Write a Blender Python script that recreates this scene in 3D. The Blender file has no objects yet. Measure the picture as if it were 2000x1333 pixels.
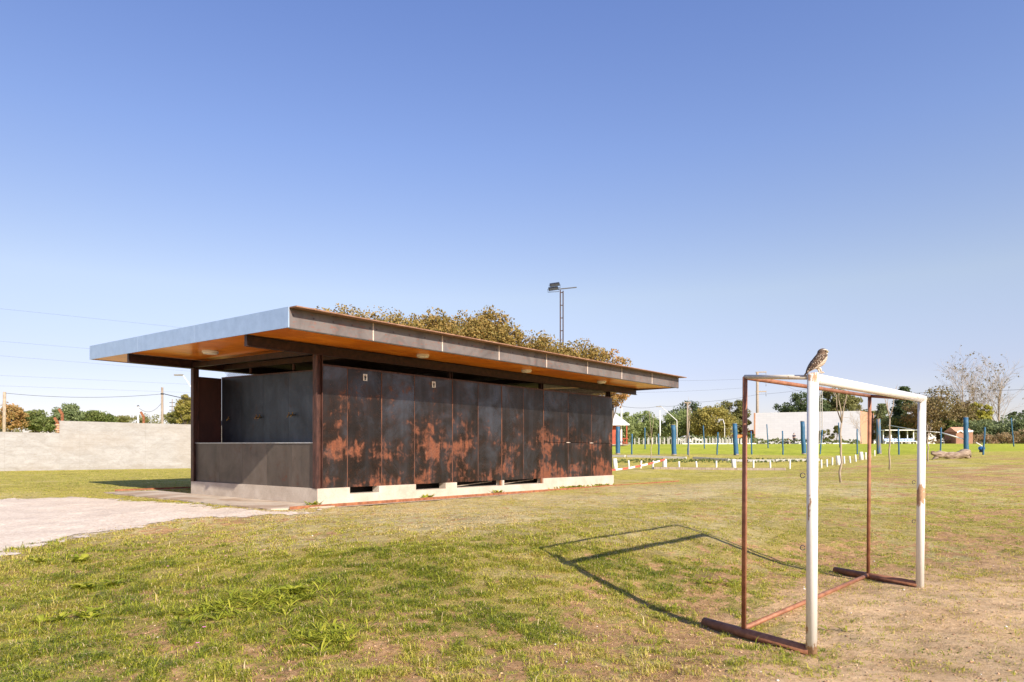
import bpy, bmesh, math, random
import numpy as np
from mathutils import Vector, Matrix, Quaternion
R = math.radians
F_PX = 1333.0; HOR = 885.0; CAMZ = 1.5        # focal length, horizon row (2000 px wide photograph), eye height

# ------------------------------------------------------------------ camera, sky, sun
scene = bpy.context.scene
COL = scene.collection
cam_d = bpy.data.cameras.new('camera'); cam = bpy.data.objects.new('camera', cam_d); COL.objects.link(cam)
cam.location = (0, 0, CAMZ); cam.rotation_euler = (R(90), 0, 0)
cam_d.lens = 24.0; cam_d.sensor_width = 36.0; cam_d.shift_y = (HOR - 666.5) / 2000.0
cam_d.clip_start = 0.05; cam_d.clip_end = 5000
scene.camera = cam

SUN = Vector((math.sin(R(32))*math.cos(R(30.3)), -math.cos(R(32))*math.cos(R(30.3)), math.sin(R(30.3))))
w = bpy.data.worlds.new("World"); scene.world = w; w.use_nodes = True
nt = w.node_tree; bg = nt.nodes['Background']
sky = nt.nodes.new('ShaderNodeTexSky'); sky.sky_type = 'NISHITA'; sky.sun_disc = False
sky.sun_elevation = math.asin(SUN.z); sky.sun_rotation = math.atan2(SUN.x, SUN.y)
sky.air_density = 1.0; sky.dust_density = 0.35; sky.ozone_density = 3.0; sky.altitude = 0
_tc = nt.nodes.new('ShaderNodeTexCoord'); _sp = nt.nodes.new('ShaderNodeSeparateXYZ'); nt.links.new(_tc.outputs['Generated'], _sp.inputs[0])
_rp = nt.nodes.new('ShaderNodeValToRGB'); _e = _rp.color_ramp.elements; _e.new(.12); _e.new(.21); _e.new(.40)      # colour of the air by height above the horizon
for _i, (_p, _c) in enumerate([(0.0, (.52,.44,.50)), (.11, (.67,.51,.53)), (.22, (.91,.68,.59)), (.40, (.80,.69,.76)), (.60, (.70,.66,.84))]): _e[_i].position = _p; _e[_i].color = (*_c, 1)
nt.links.new(_sp.outputs[2], _rp.inputs[0])
_mx = nt.nodes.new('ShaderNodeMix'); _mx.data_type = 'RGBA'; _mx.blend_type = 'MULTIPLY'; _mx.inputs[0].default_value = 1
nt.links.new(sky.outputs[0], _mx.inputs[6]); nt.links.new(_rp.outputs[0], _mx.inputs[7]); nt.links.new(_mx.outputs[2], bg.inputs[0])
_mr = nt.nodes.new('ShaderNodeMapRange'); nt.links.new(_sp.outputs[0], _mr.inputs[0])
for _i, _v in ((1, -.65), (2, .65), (3, .148), (4, .176)): _mr.inputs[_i].default_value = _v
nt.links.new(_mr.outputs[0], bg.inputs[1])
sl = bpy.data.lights.new('sun', 'SUN'); sl.energy = 5.0; sl.angle = R(0.53); sl.color = (1.0, 0.90, 0.76)
so = bpy.data.objects.new('sun', sl); COL.objects.link(so); so.rotation_euler = SUN.to_track_quat('Z', 'Y').to_euler()
so.location = (10, -20, 20)
scene.view_settings.view_transform = 'Standard'; scene.view_settings.look = 'None'
scene.view_settings.exposure = 0.70; scene.view_settings.gamma = 1.0
scene.render.engine = 'CYCLES'

# ------------------------------------------------------------------ helpers
def tag(o, label=None, cat=None, group=None, kind=None):
    if label: o['label'] = label
    if cat: o['category'] = cat
    if group: o['group'] = group
    if kind: o['kind'] = kind
    return o

def empty(name, loc, rz=0, label=None, cat=None, group=None):
    o = bpy.data.objects.new(name, None); COL.objects.link(o)
    o.location = loc; o.rotation_euler = (0, 0, rz); o.empty_display_size = 0.2
    return tag(o, label, cat, group)

def kids(o): return list(o.children)
def copy_tree(o, parent=None):
    ch = kids(o)
    c = o.copy(); COL.objects.link(c); c.parent = parent
    for k in ch: copy_tree(k, c)
    return c

class MB:
    def __init__(s): s.v = []; s.f = []; s.m = []; s.sm = []
    def add(s, vs, fs, mi=0, smooth=False, M=None):
        b = len(s.v)
        for p in vs:
            p = Vector(p)
            if M is not None: p = M @ p
            s.v.append((p.x, p.y, p.z))
        for f in fs:
            s.f.append([b + i for i in f]); s.m.append(mi); s.sm.append(smooth)
        return s
    def box(s, lo, hi, mi=0, M=None):
        x0, y0, z0 = lo; x1, y1, z1 = hi
        return s.add([(x0,y0,z0),(x1,y0,z0),(x1,y1,z0),(x0,y1,z0),(x0,y0,z1),(x1,y0,z1),(x1,y1,z1),(x0,y1,z1)],
              [(0,3,2,1),(4,5,6,7),(0,1,5,4),(1,2,6,5),(2,3,7,6),(3,0,4,7)], mi, False, M)
    def beam(s, a, b, wd, h, mi=0, up=(0,0,1)):
        a = Vector(a); b = Vector(b); d = (b - a).normalized(); u = Vector(up)
        sd = d.cross(u).normalized(); u2 = sd.cross(d)
        vs = []
        for p in (a, b):
            for i, j in ((-1,-1),(1,-1),(1,1),(-1,1)): vs.append(p + sd*(i*wd/2) + u2*(j*h/2))
        return s.add(vs, [(0,1,2,3),(7,6,5,4),(0,4,5,1),(1,5,6,2),(2,6,7,3),(3,7,4,0)], mi)
    def tube(s, pts, rad, n=8, mi=0, cap=True, jit=0, rng=None):
        pts = [Vector(p) for p in pts]
        if not hasattr(rad, '__len__'): rad = [rad] * len(pts)
        rings = []; prev = None
        for i, p in enumerate(pts):
            d = (pts[min(i+1, len(pts)-1)] - pts[max(i-1, 0)]).normalized()
            ref = Vector((0,0,1)) if abs(d.z) < 0.9 else Vector((1,0,0))
            if prev is None: a = d.cross(ref).normalized()
            else:
                a = prev - d * prev.dot(d)
                a = a.normalized() if a.length > 1e-6 else d.cross(ref).normalized()
            prev = a; b = d.cross(a)
            rr = []
            for k in range(n):
                t = 2*math.pi*k/n; q = rad[i] * (1 + (rng.uniform(-jit, jit) if rng else 0))
                rr.append(p + a*(math.cos(t)*q) + b*(math.sin(t)*q))
            rings.append(rr)
        vs = [v for r_ in rings for v in r_]; fs = []
        for i in range(len(pts)-1):
            for k in range(n):
                fs.append((i*n+k, i*n+(k+1)%n, (i+1)*n+(k+1)%n, (i+1)*n+k))
        s.add(vs, fs, mi, n > 4)
        if cap:
            s.add(rings[0], [tuple(range(n-1, -1, -1))], mi); s.add(rings[-1], [tuple(range(n))], mi)
        return s
    def ellipsoid(s, c, r, mi=0, nu=16, nv=10, M=None):
        vs = []; fs = []
        for j in range(nv+1):
            t = math.pi*j/nv
            for i in range(nu):
                a = 2*math.pi*i/nu
                vs.append((c[0]+r[0]*math.sin(t)*math.cos(a), c[1]+r[1]*math.sin(t)*math.sin(a), c[2]+r[2]*math.cos(t)))
        for j in range(nv):
            for i in range(nu):
                fs.append((j*nu+i, (j+1)*nu+i, (j+1)*nu+(i+1)%nu, j*nu+(i+1)%nu))
        return s.add(vs, fs, mi, True, M)
    def build(s, name, mats, parent=None, loc=None, rz=0, bevel=0):
        me = bpy.data.meshes.new(name); me.from_pydata(s.v, [], s.f)
        if not isinstance(mats, (list, tuple)): mats = [mats]
        for m in mats: me.materials.append(m)
        me.polygons.foreach_set('material_index', s.m); me.polygons.foreach_set('use_smooth', s.sm)
        bm = bmesh.new(); bm.from_mesh(me); bmesh.ops.remove_doubles(bm, verts=bm.verts, dist=1e-6)
        bmesh.ops.recalc_face_normals(bm, faces=bm.faces)
        bm.to_mesh(me); bm.free()
        o = bpy.data.objects.new(name, me); COL.objects.link(o)
        if parent: o.parent = parent
        if loc is not None: o.location = loc
        o.rotation_euler = (0, 0, rz)
        if bevel:
            b = o.modifiers.new('b', 'BEVEL'); b.width = bevel; b.segments = 2; b.limit_method = 'ANGLE'
        return o

def np_mesh(name, V, Fq, mat, parent=None, attrs=None, cols=None, smooth=False, loc=None):
    """V (n,3) array, Fq list of (m,k) arrays"""
    me = bpy.data.meshes.new(name)
    me.vertices.add(len(V)); me.vertices.foreach_set('co', np.ascontiguousarray(V, np.float32).ravel())
    loops = np.concatenate([f.ravel() for f in Fq]).astype(np.int32)
    tot = np.concatenate([np.full(len(f), f.shape[1], np.int32) for f in Fq])
    st = np.concatenate([[0], np.cumsum(tot)[:-1]]).astype(np.int32)
    me.loops.add(len(loops)); me.loops.foreach_set('vertex_index', loops)
    me.polygons.add(len(tot)); me.polygons.foreach_set('loop_start', st)
    try: me.polygons.foreach_set('loop_total', tot)
    except Exception: pass
    me.update(calc_edges=True)
    if smooth: me.polygons.foreach_set('use_smooth', np.ones(len(tot), bool))
    for k, a in (attrs or {}).items():
        at_ = me.attributes.new(k, 'FLOAT', 'POINT'); at_.data.foreach_set('value', np.ascontiguousarray(a, np.float32))
    for k, a in (cols or {}).items():
        at_ = me.attributes.new(k, 'FLOAT_COLOR', 'POINT'); at_.data.foreach_set('color', np.ascontiguousarray(a, np.float32).ravel())
    me.materials.append(mat)
    o = bpy.data.objects.new(name, me); COL.objects.link(o)
    if parent: o.parent = parent
    if loc is not None: o.location = loc
    return o

# value noise
def _h(ix, iy, seed):
    n = (ix.astype(np.int64)*374761393 + iy.astype(np.int64)*668265263 + seed*1442695041) & 0xFFFFFFFF
    n = ((n ^ (n >> 13)) * 1274126177) & 0xFFFFFFFF
    return ((n ^ (n >> 16)) & 0xFFFF) / 65535.0
def vnoise(x, y, sc, seed=1):
    x = np.asarray(x, float)*sc; y = np.asarray(y, float)*sc
    ix = np.floor(x); iy = np.floor(y); fx = x-ix; fy = y-iy
    fx = fx*fx*(3-2*fx); fy = fy*fy*(3-2*fy)
    a = _h(ix, iy, seed); b = _h(ix+1, iy, seed); c = _h(ix, iy+1, seed); d = _h(ix+1, iy+1, seed)
    return (a*(1-fx)+b*fx)*(1-fy) + (c*(1-fx)+d*fx)*fy
def fbm(x, y, sc, seed=1, o=4):
    r = 0; am = 0.5; t = 0
    for i in range(o): r = r + am*vnoise(x, y, sc*2**i, seed+i*7); t += am; am *= .5
    return r/t

# ------------------------------------------------------------------ materials
class N:
    def __init__(s, name):
        s.m = bpy.data.materials.new(name); s.m.use_nodes = True; s.t = s.m.node_tree
        s.b = s.t.nodes['Principled BSDF']; s.oc = None
    def n(s, typ, **kw):
        x = s.t.nodes.new('ShaderNode'+typ)
        for k, v in kw.items(): setattr(x, k, v)
        return x
    def l(s, a, b): s.t.links.new(a, b)
    def coord(s, which='Object', scale=(1,1,1), loc=(0,0,0)):
        tc = s.n('TexCoord'); mp = s.n('Mapping'); s.l(tc.outputs[which], mp.inputs[0])
        mp.inputs['Scale'].default_value = scale; mp.inputs['Location'].default_value = loc
        return mp.outputs[0]
    def noise(s, sc, det=4, rough=.6, co=None, dist=0):
        x = s.n('TexNoise'); x.inputs['Scale'].default_value = sc; x.inputs['Detail'].default_value = det
        x.inputs['Roughness'].default_value = rough; x.inputs['Distortion'].default_value = dist
        s.l(co if co is not None else s.coord(), x.inputs['Vector']); return x.outputs['Fac']
    def ramp(s, fac, stops, interp='LINEAR'):
        x = s.n('ValToRGB'); s.l(fac, x.inputs[0]); e = x.color_ramp.elements; x.color_ramp.interpolation = interp
        while len(e) < len(stops): e.new(0.5)
        for i, (p, c) in enumerate(stops):
            e[i].position = p
            if not hasattr(c, '__len__'): c = (c, c, c)
            e[i].color = (*c[:3], 1)
        return x.outputs[0]
    def mix(s, fac, a, b, mode='MIX'):
        x = s.n('Mix', data_type='RGBA', blend_type=mode)
        for sock, v in ((x.inputs[0], fac), (x.inputs[6], a), (x.inputs[7], b)):
            if hasattr(v, 'links') or hasattr(v, 'is_linked'): s.l(v, sock)
            elif hasattr(v, '__len__'): sock.default_value = (*v[:3], 1)
            else: sock.default_value = v
        return x.outputs[2]
    def math(s, op, a, b=0.5, clamp=False):
        x = s.n('Math', operation=op, use_clamp=clamp)
        for sock, v in ((x.inputs[0], a), (x.inputs[1], b)):
            if hasattr(v, 'is_linked'): s.l(v, sock)
            else: sock.default_value = v
        return x.outputs[0]
    def bump(s, h, strength=.3, dist=.02):
        x = s.n('Bump'); x.inputs['Strength'].default_value = strength; x.inputs['Distance'].default_value = dist
        s.l(h, x.inputs['Height']); s.l(x.outputs[0], s.b.inputs['Normal'])
    def setc(s, c, rough=.6, metal=0.0, spec=None):
        if hasattr(c, 'is_linked'): s.l(c, s.b.inputs['Base Color'])
        else: s.b.inputs['Base Color'].default_value = (*c[:3], 1)
        for k, v in (('Roughness', rough), ('Metallic', metal)):
            if hasattr(v, 'is_linked'): s.l(v, s.b.inputs[k])
            else: s.b.inputs[k].default_value = v
        if spec is not None: s.b.inputs['Specular IOR Level'].default_value = spec
        return s.m

def simple(name, c1, c2, sc=8, rough=.7, metal=0, bump=.15, bd=.01, det=5, lo=.35, hi=.65, scale=(1,1,1), spec=None):
    a = N(name); f = a.noise(sc, det, .65, a.coord(scale=scale))
    c = a.ramp(f, [(lo, c1), (hi, c2)])
    if bump: a.bump(f, bump, bd)
    return a.setc(c, rough, metal, spec)

def steel_panel(name, rust_amt=1.0, dk=(.024,.015,.010), md=(.046,.038,.035), lt=(.110,.118,.140), zlo=.335, metal=.8, rough0=.14):
    a = N(name); co = a.coord(); oi = a.n('ObjectInfo'); rnd = oi.outputs['Random']
    va = a.n('VectorMath', operation='ADD'); cx = a.n('CombineXYZ')
    a.l(a.math('MULTIPLY', rnd, 37.0), cx.inputs[1]); a.l(co, va.inputs[0]); a.l(cx.outputs[0], va.inputs[1]); co2 = va.outputs[0]
    mp = a.n('Mapping'); mp.inputs['Scale'].default_value = (3.8, 3.8, .28); a.l(co2, mp.inputs[0])
    streak = a.noise(1.0, 3, .5, mp.outputs[0]); cloud = a.noise(1.3, 6, .62, co2, .5); fine = a.noise(26, 6, .7, co2, .3)
    c = a.mix(.65, a.ramp(streak, [(.25, dk), (.5, md), (.78, lt)]), a.ramp(cloud, [(.3, dk), (.5, md), (.7, lt)]))  # pale upright streaks put the steel's sheen into its base colour
    c = a.mix(1.0, c, a.ramp(rnd, [(0, .80), (1, 1.25)]), 'MULTIPLY')
    sep = a.n('SeparateXYZ'); a.l(co, sep.inputs[0]); sx, z = sep.outputs[0], sep.outputs[2]
    zn = a.math('DIVIDE', a.math('SUBTRACT', z, zlo), 2.44, True)
    # splashes run in a band at hip height on the left half, low down on the right half
    bl = a.ramp(zn, [(0, .42), (.07, .30), (.16, .22), (.27, .62), (.36, .70), (.43, .40), (.55, .26), (.72, .16), (.82, 0)])
    br = a.ramp(zn, [(0, .62), (.10, .62), (.17, .40), (.25, .22), (.38, .44), (.50, .28), (.62, .16), (.80, 0)])
    band = a.mix(a.ramp(a.math('DIVIDE', sx, 10.7, True), [(.30, 0), (.45, 1)]), bl, br)
    big = a.noise(1.15, 3, .5, co, .3); det = a.noise(5.5, 7, .62, co, .55)
    mp2 = a.n('Mapping'); mp2.inputs['Scale'].default_value = (9, 9, 1.6); a.l(co, mp2.inputs[0]); drip = a.noise(1.0, 4, .6, mp2.outputs[0], .3)
    rs = a.math('ADD', a.math('MULTIPLY', big, .42), a.math('ADD', a.math('MULTIPLY', det, .38), a.math('MULTIPLY', drip, .20)))
    v = a.math('ADD', rs, a.math('MULTIPLY', band, .19*rust_amt))
    m = a.math('MULTIPLY', a.math('SUBTRACT', v, .586+.05*(1-rust_amt)), 13.0, True)
    m2 = a.math('MULTIPLY', a.math('SUBTRACT', v, .515+.05*(1-rust_amt)), 6.5, True)
    rc = a.ramp(fine, [(.3, (.095,.022,.009)), (.55, (.19,.055,.019)), (.75, (.29,.098,.034))])
    c = a.mix(a.math('MULTIPLY', m2, .60), c, (.095, .040, .022))
    c = a.mix(a.math('MULTIPLY', m, a.ramp(drip, [(.35, .55), (.6, .9)])), c, rc)
    sc_ = a.noise(48, 3, .6, a.coord(scale=(1,1,.6)), .8); c = a.mix(a.math('MULTIPLY', a.math('SUBTRACT', sc_, .66), 12, True), c, (.20,.085,.05))
    sp = a.noise(85, 2, .5, co2); spm = a.math('MULTIPLY', a.math('SUBTRACT', sp, .72), 30, True)
    c = a.mix(a.math('MULTIPLY', spm, a.math('MULTIPLY', m2, .8)), c, (.48, .42, .36))
    a.bump(a.math('ADD', fine, a.math('MULTIPLY', cloud, 3.0)), .10, .006)
    rough = a.math('ADD', a.math('MULTIPLY', m, .35), a.math('ADD', rough0, a.math('ADD', a.math('MULTIPLY', fine, .16), a.math('MULTIPLY', streak, .16))))
    return a.setc(c, rough, a.math('SUBTRACT', metal, a.math('MULTIPLY', m, metal*.9)), .5)

M = {}
M['steel_wall'] = steel_panel('weathered_steel_wall')
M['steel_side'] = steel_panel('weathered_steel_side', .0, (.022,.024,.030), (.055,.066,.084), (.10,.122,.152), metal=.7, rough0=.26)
M['steel_low'] = steel_panel('weathered_steel_low', .15, (.055,.045,.038), (.125,.100,.082), (.18,.15,.13), metal=.45, rough0=.36)
M['steel_frame'] = simple('dark_rusty_frame', (.020,.011,.010), (.060,.028,.022), 9, .5, .35)
M['steel_post'] = simple('rusty_column', (.035,.018,.015), (.13,.055,.04), 7, .5, .3, scale=(2,2,.4))
M['rust'] = simple('rust_pipe', (.19,.070,.034), (.42,.185,.095), 14, .62, .15, lo=.3, hi=.75, bump=.25, bd=.004)
M['seam_rust'] = simple('rust_seam', (.07,.028,.018), (.22,.085,.045), 5, .7, .2, scale=(1,1,.6))
M['rust_edge'] = simple('rust_edging', (.17,.055,.022), (.36,.14,.06), 9, .8, .0)
def fascia_front():
    a = N('patinated_fascia'); co = a.coord(); n1 = a.noise(1.8, 5, .6, co, .8); n2 = a.noise(9, 5, .65, a.coord(scale=(1,1,3)), .6)
    c = a.ramp(n1, [(.3, (.10,.082,.076)), (.55, (.18,.155,.145)), (.75, (.135,.125,.13))])
    rm = a.math('MULTIPLY', a.math('SUBTRACT', n2, .56), 12, True)
    c = a.mix(a.math('MULTIPLY', rm, .6), c, (.25, .095, .06))
    a.bump(n2, .1, .004); return a.setc(c, .52, .25)
M['fascia_front'] = fascia_front()
def fascia_left():
    a = N('galvanised_fascia'); n1 = a.noise(5, 6, .7); n2 = a.noise(60, 3, .6)
    c = a.ramp(n1, [(.3, (.40,.53,.70)), (.7, (.50,.64,.82))]); a.bump(n2, .08, .002)
    return a.setc(c, .38, .55)
M['fascia_left'] = fascia_left()
M['roof_sheet'] = simple('rusty_roof_sheet', (.19,.09,.05), (.34,.19,.12), 6, .7, .1)
M['seam'] = simple('pale_weld_seam', (.55,.42,.34), (.70,.60,.52), 20, .6)
M['dark_line'] = simple('dark_lip', (.03,.028,.02), (.06,.05,.035), 12, .6)
M['bolt'] = simple('bolt_stain', (.08,.06,.06), (.13,.09,.08), 30, .6, .3)
def plywood():
    a = N('varnished_plywood'); co = a.coord(scale=(.35, 3.0, 1)); n1 = a.noise(3.0, 6, .6, co, 1.4); n2 = a.noise(.9, 4, .55, a.coord(), .5)
    c = a.ramp(n1, [(.28, (.66,.15,.004)), (.5, (.86,.25,.012)), (.72, (.95,.40,.05))])
    c = a.mix(a.ramp(n2, [(.42, 0.0), (.62, .55)]), c, (.40,.085,.010))
    # panel joints every 1.22 m
    sep = a.n('SeparateXYZ'); a.l(a.coord(), sep.inputs[0])
    fr = a.math('FRACT', a.math('DIVIDE', a.math('ADD', sep.outputs[0], 30.0), 1.22)); j = a.math('LESS_THAN', fr, .006)
    fr2 = a.math('FRACT', a.math('DIVIDE', a.math('ADD', sep.outputs[1], 21.48), 2.44)); j2 = a.math('LESS_THAN', fr2, .003)
    c = a.mix(a.math('MAXIMUM', j, j2), c, (.10,.03,.01))
    return a.setc(c, .30, 0, .5)
M['plywood'] = plywood()
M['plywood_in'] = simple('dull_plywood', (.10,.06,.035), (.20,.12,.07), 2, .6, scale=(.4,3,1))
def concrete(name, c1, c2, c3=None, bumpd=.012):
    a = N(name); n1 = a.noise(2.2, 8, .65); n2 = a.noise(40, 4, .7); n3 = a.noise(.8, 3, .5, None, 1.0)
    c = a.ramp(n1, [(.3, c1), (.7, c2)])
    if c3: c = a.mix(a.ramp(n3, [(.48, 0), (.62, .7)]), c, c3)
    c = a.mix(a.math('MULTIPLY', a.ramp(n2, [(.35, 1), (.5, 0)]), .25), c, tuple(x*.6 for x in c1))
    a.bump(a.math('ADD', n2, a.math('MULTIPLY', n1, 2)), .35, bumpd); return a.setc(c, .9)
M['plinth'] = concrete('plinth_concrete', (.40,.33,.26), (.56,.49,.41))
M['slab'] = concrete('slab_concrete', (.38,.31,.235), (.58,.50,.395), (.30,.19,.115))
M['kerb'] = concrete('kerb_concrete', (.36,.35,.32), (.52,.50,.46))
def plaster():
    a = N('rough_plaster'); co = a.coord(scale=(1,1,2.2)); n1 = a.noise(1.3, 8, .7, co, .6); n2 = a.noise(7, 7, .75, co, 1.2); n3 = a.noise(.35, 3, .5, co)
    c = a.ramp(n1, [(.25, (.26,.245,.23)), (.5, (.345,.335,.325)), (.75, (.43,.425,.42))])
    c = a.mix(a.math('MULTIPLY', a.ramp(n2, [(.35, 1), (.55, 0)]), .45), c, (.25,.21,.17))
    c = a.mix(a.math('MULTIPLY', a.ramp(n3, [(.45, 0), (.6, 1)]), .25), c, (.34,.29,.24))
    s_ = a.n('SeparateXYZ'); a.l(a.coord(), s_.inputs[0]); fr = a.math('FRACT', a.math('DIVIDE', a.math('ADD', s_.outputs[2], a.math('MULTIPLY', n1, .05)), .205)); ln = a.math('LESS_THAN', fr, .09)
    fx = a.math('FRACT', a.math('DIVIDE', s_.outputs[0], 3.05)); lx = a.math('LESS_THAN', fx, .012)
    c = a.mix(a.math('MULTIPLY', a.math('MAXIMUM', ln, lx), a.math('MULTIPLY', n2, .28)), c, (.16,.14,.12))
    lo_ = a.ramp(a.math('ADD', s_.outputs[2], a.math('MULTIPLY', n1, .5)), [(.15, .55), (.6, 0)]); c = a.mix(lo_, c, (.24,.21,.165))
    a.bump(n2, .5, .03); return a.setc(c, .95)
M['plaster'] = plaster()
def white_paint(name='chipped_white_paint', thr=.66, base=(.80,.78,.73), spots=()):
    a = N(name); co = a.coord(scale=(1,1,.45)); n1 = a.noise(17, 6, .65, co, .4); n2 = a.noise(3, 4, .6)
    v = a.math('ADD', a.math('MULTIPLY', n1, .65), a.math('MULTIPLY', n2, .35))
    tc = a.n('TexCoord')
    for (p, r_, st) in spots:                       # places where the paint is knocked off
        d = a.n('VectorMath', operation='DISTANCE'); a.l(tc.outputs['Object'], d.inputs[0]); d.inputs[1].default_value = p
        v = a.math('ADD', v, a.math('MULTIPLY', a.math('SUBTRACT', 1.0, a.math('DIVIDE', d.outputs['Value'], r_), True), st))
    ch = a.math('MULTIPLY', a.math('SUBTRACT', v, thr-.03), 45, True)
    fine = a.noise(60, 4, .7)
    c = a.mix(ch, a.mix(a.math('MULTIPLY', n2, .35), base, (.72,.66,.56)), a.ramp(fine, [(.35, (.20,.075,.035)), (.65, (.46,.27,.16))]))
    st_ = a.math('MULTIPLY', a.math('SUBTRACT', v, thr-.09), 9, True); c = a.mix(a.math('MULTIPLY', st_, .35), c, (.62,.42,.24))
    a.bump(a.math('MULTIPLY', ch, -1), .3, .002)
    return a.setc(c, a.math('ADD', .32, a.math('MULTIPLY', ch, .4)), 0, .5)
M['white_paint'] = white_paint(spots=[((2.05,2.14,.98),.17,.32),((2.06,2.17,.02),.10,.35),((0,0,.0),.13,.35),((0,0,.16),.14,.16),((0,-.03,1.05),.30,.12),((0,-.03,1.95),.15,.12),((2.06,2.17,1.98),.12,.15)])
M['white_rust'] = white_paint('rusting_white_paint', .585, (.70,.62,.50))
M['worn'] = white_paint('worn_white_paint', .53, (.72,.66,.57))
M['rust_patch'] = simple('exposed_rust', (.30,.13,.06), (.62,.45,.34), 22, .7)
M['white_plain'] = simple('plain_white', (.70,.68,.64), (.80,.79,.76), 12, .6)
M['white_wood'] = simple('whitewashed_wood', (.62,.60,.55), (.82,.80,.77), 9, .8, scale=(1,1,.3))
M['blue_paint'] = simple('blue_painted_wood', (.012,.07,.15), (.03,.13,.23), 8, .6, scale=(2,2,.5), lo=.3, hi=.7)
M['blue_worn'] = simple('worn_blue_wood', (.04,.15,.27), (.25,.17,.12), 5, .75, scale=(3,3,.3), lo=.45, hi=.58)
M['wood_grey'] = simple('grey_wood', (.20,.15,.11), (.38,.31,.24), 6, .85, scale=(2,2,.3))
M['cut_wood'] = simple('cut_wood_top', (.22,.18,.15), (.34,.28,.23), 20, .85)
M['bark'] = simple('bark', (.07,.050,.035), (.15,.115,.085), 8, .9, scale=(2,2,.4))
M['pale_bark'] = simple('pale_bark', (.26,.20,.14), (.42,.34,.25), 14, .85, scale=(1,1,.3))
M['log'] = simple('weathered_log', (.10,.055,.035), (.40,.31,.23), 4, .9, scale=(.5,2.5,4), bump=.8, bd=.05)
M['dark_metal'] = simple('dark_metal', (.025,.025,.03), (.05,.05,.055), 10, .5, .4)
M['grey_metal'] = simple('grey_metal', (.22,.20,.18), (.34,.32,.29), 10, .5, .3)
M['galv'] = simple('zinc_coping', (.45,.46,.48), (.62,.63,.65), 10, .4, .5)
M['brass'] = simple('brass', (.25,.15,.05), (.42,.28,.10), 30, .4, .8)
M['dark_in'] = simple('dark_interior', (.012,.009,.008), (.03,.02,.016), 5, .8)
M['red_board'] = simple('red_brown_board', (.032,.012,.009), (.062,.022,.015), 3, .55, scale=(1,1,.5))
M['black'] = simple('black_paint', (.01,.01,.01), (.02,.02,.02), 10, .5)
M['lens'] = simple('lamp_glass', (.06,.07,.09), (.10,.11,.13), 10, .15, .3)
M['lamp_white'] = simple('opal_lamp_cover', (.72,.66,.56), (.80,.74,.64), 10, .35)
M['red_wood'] = simple('red_stained_boards', (.28,.045,.018), (.44,.085,.035), 5, .7, scale=(1,1,.3))
M['roof_white'] = simple('white_metal_roof', (.68,.68,.67), (.80,.80,.80), 3, .45, .1)
M['brick_or'] = None
M['orange'] = simple('orange_machine_paint', (.60,.16,.02), (.75,.24,.04), 6, .5)
M['seat_blue'] = simple('blue_plastic', (.02,.13,.42), (.04,.20,.55), 6, .4)
M['skin'] = simple('skin', (.40,.23,.15), (.48,.29,.20), 20, .6)
M['navy'] = simple('navy_cloth', (.02,.02,.045), (.04,.04,.07), 30, .9)
M['blackcloth'] = simple('black_cloth', (.010,.010,.012), (.022,.022,.025), 30, .9)
M['whitecloth'] = simple('white_cloth', (.60,.60,.62), (.75,.75,.77), 30, .9)
M['hair'] = simple('dark_hair', (.012,.009,.007), (.03,.022,.016), 40, .7)
M['glass_car'] = simple('car_glass', (.02,.025,.03), (.04,.045,.05), 3, .1)
M['tyre'] = simple('rubber', (.015,.015,.015), (.03,.03,.03), 20, .8)
M['red_light'] = simple('red_lens', (.5,.02,.02), (.6,.04,.03), 10, .3)
M['pink'] = simple('pink_petal', (.65,.15,.42), (.8,.25,.55), 40, .6)
M['stone'] = simple('pale_stone', (.5,.45,.4), (.7,.66,.6), 20, .9)
def brickmat(name, c1, c2, mortar, sc=1.0, bw=.4, bh=.2, ms=.01, axis=(1,0,0)):
    a = N(name); tc = a.n('TexCoord'); s = a.n('SeparateXYZ'); a.l(tc.outputs['Object'], s.inputs[0])
    cb = a.n('CombineXYZ'); a.l(a.math('ADD', s.outputs[0], s.outputs[1]), cb.inputs[0]); a.l(s.outputs[2], cb.inputs[1])
    b = a.n('TexBrick'); a.l(cb.outputs[0], b.inputs['Vector']); b.inputs['Scale'].default_value = sc
    b.inputs['Brick Width'].default_value = bw; b.inputs['Row Height'].default_value = bh; b.inputs['Mortar Size'].default_value = ms
    for k, c in (('Color1', c1), ('Color2', c2), ('Mortar', mortar)): b.inputs[k].default_value = (*c, 1)
    n1 = a.noise(.35, 5, .6); c = a.mix(a.math('MULTIPLY', n1, .35), b.outputs[0], tuple(x*.82 for x in c1))
    a.bump(b.outputs['Fac'], -.3, .01)
    return a.setc(c, .9)
M['block_white'] = brickmat('whitewashed_blocks', (.50,.505,.54), (.54,.545,.58), (.46,.465,.50), 1, .8, .4, .02)
M['brick_or'] = brickmat('orange_brick', (.55,.27,.15), (.62,.33,.20), (.50,.33,.24), 1, .5, .25, .02)
M['brick_hut'] = brickmat('brown_brick', (.28,.13,.075), (.36,.18,.10), (.30,.20,.15), 1, .35, .16, .02)
def tape():
    a = N('red_white_tape'); s = a.n('SeparateXYZ'); a.l(a.n('TexCoord').outputs['Object'], s.inputs[0])
    f = a.math('LESS_THAN', a.math('FRACT', a.math('DIVIDE', s.outputs[0], .62)), .5)
    return a.setc(a.mix(f, (.78,.76,.74), (.62,.07,.05)), .5)
M['tape'] = tape()

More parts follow.
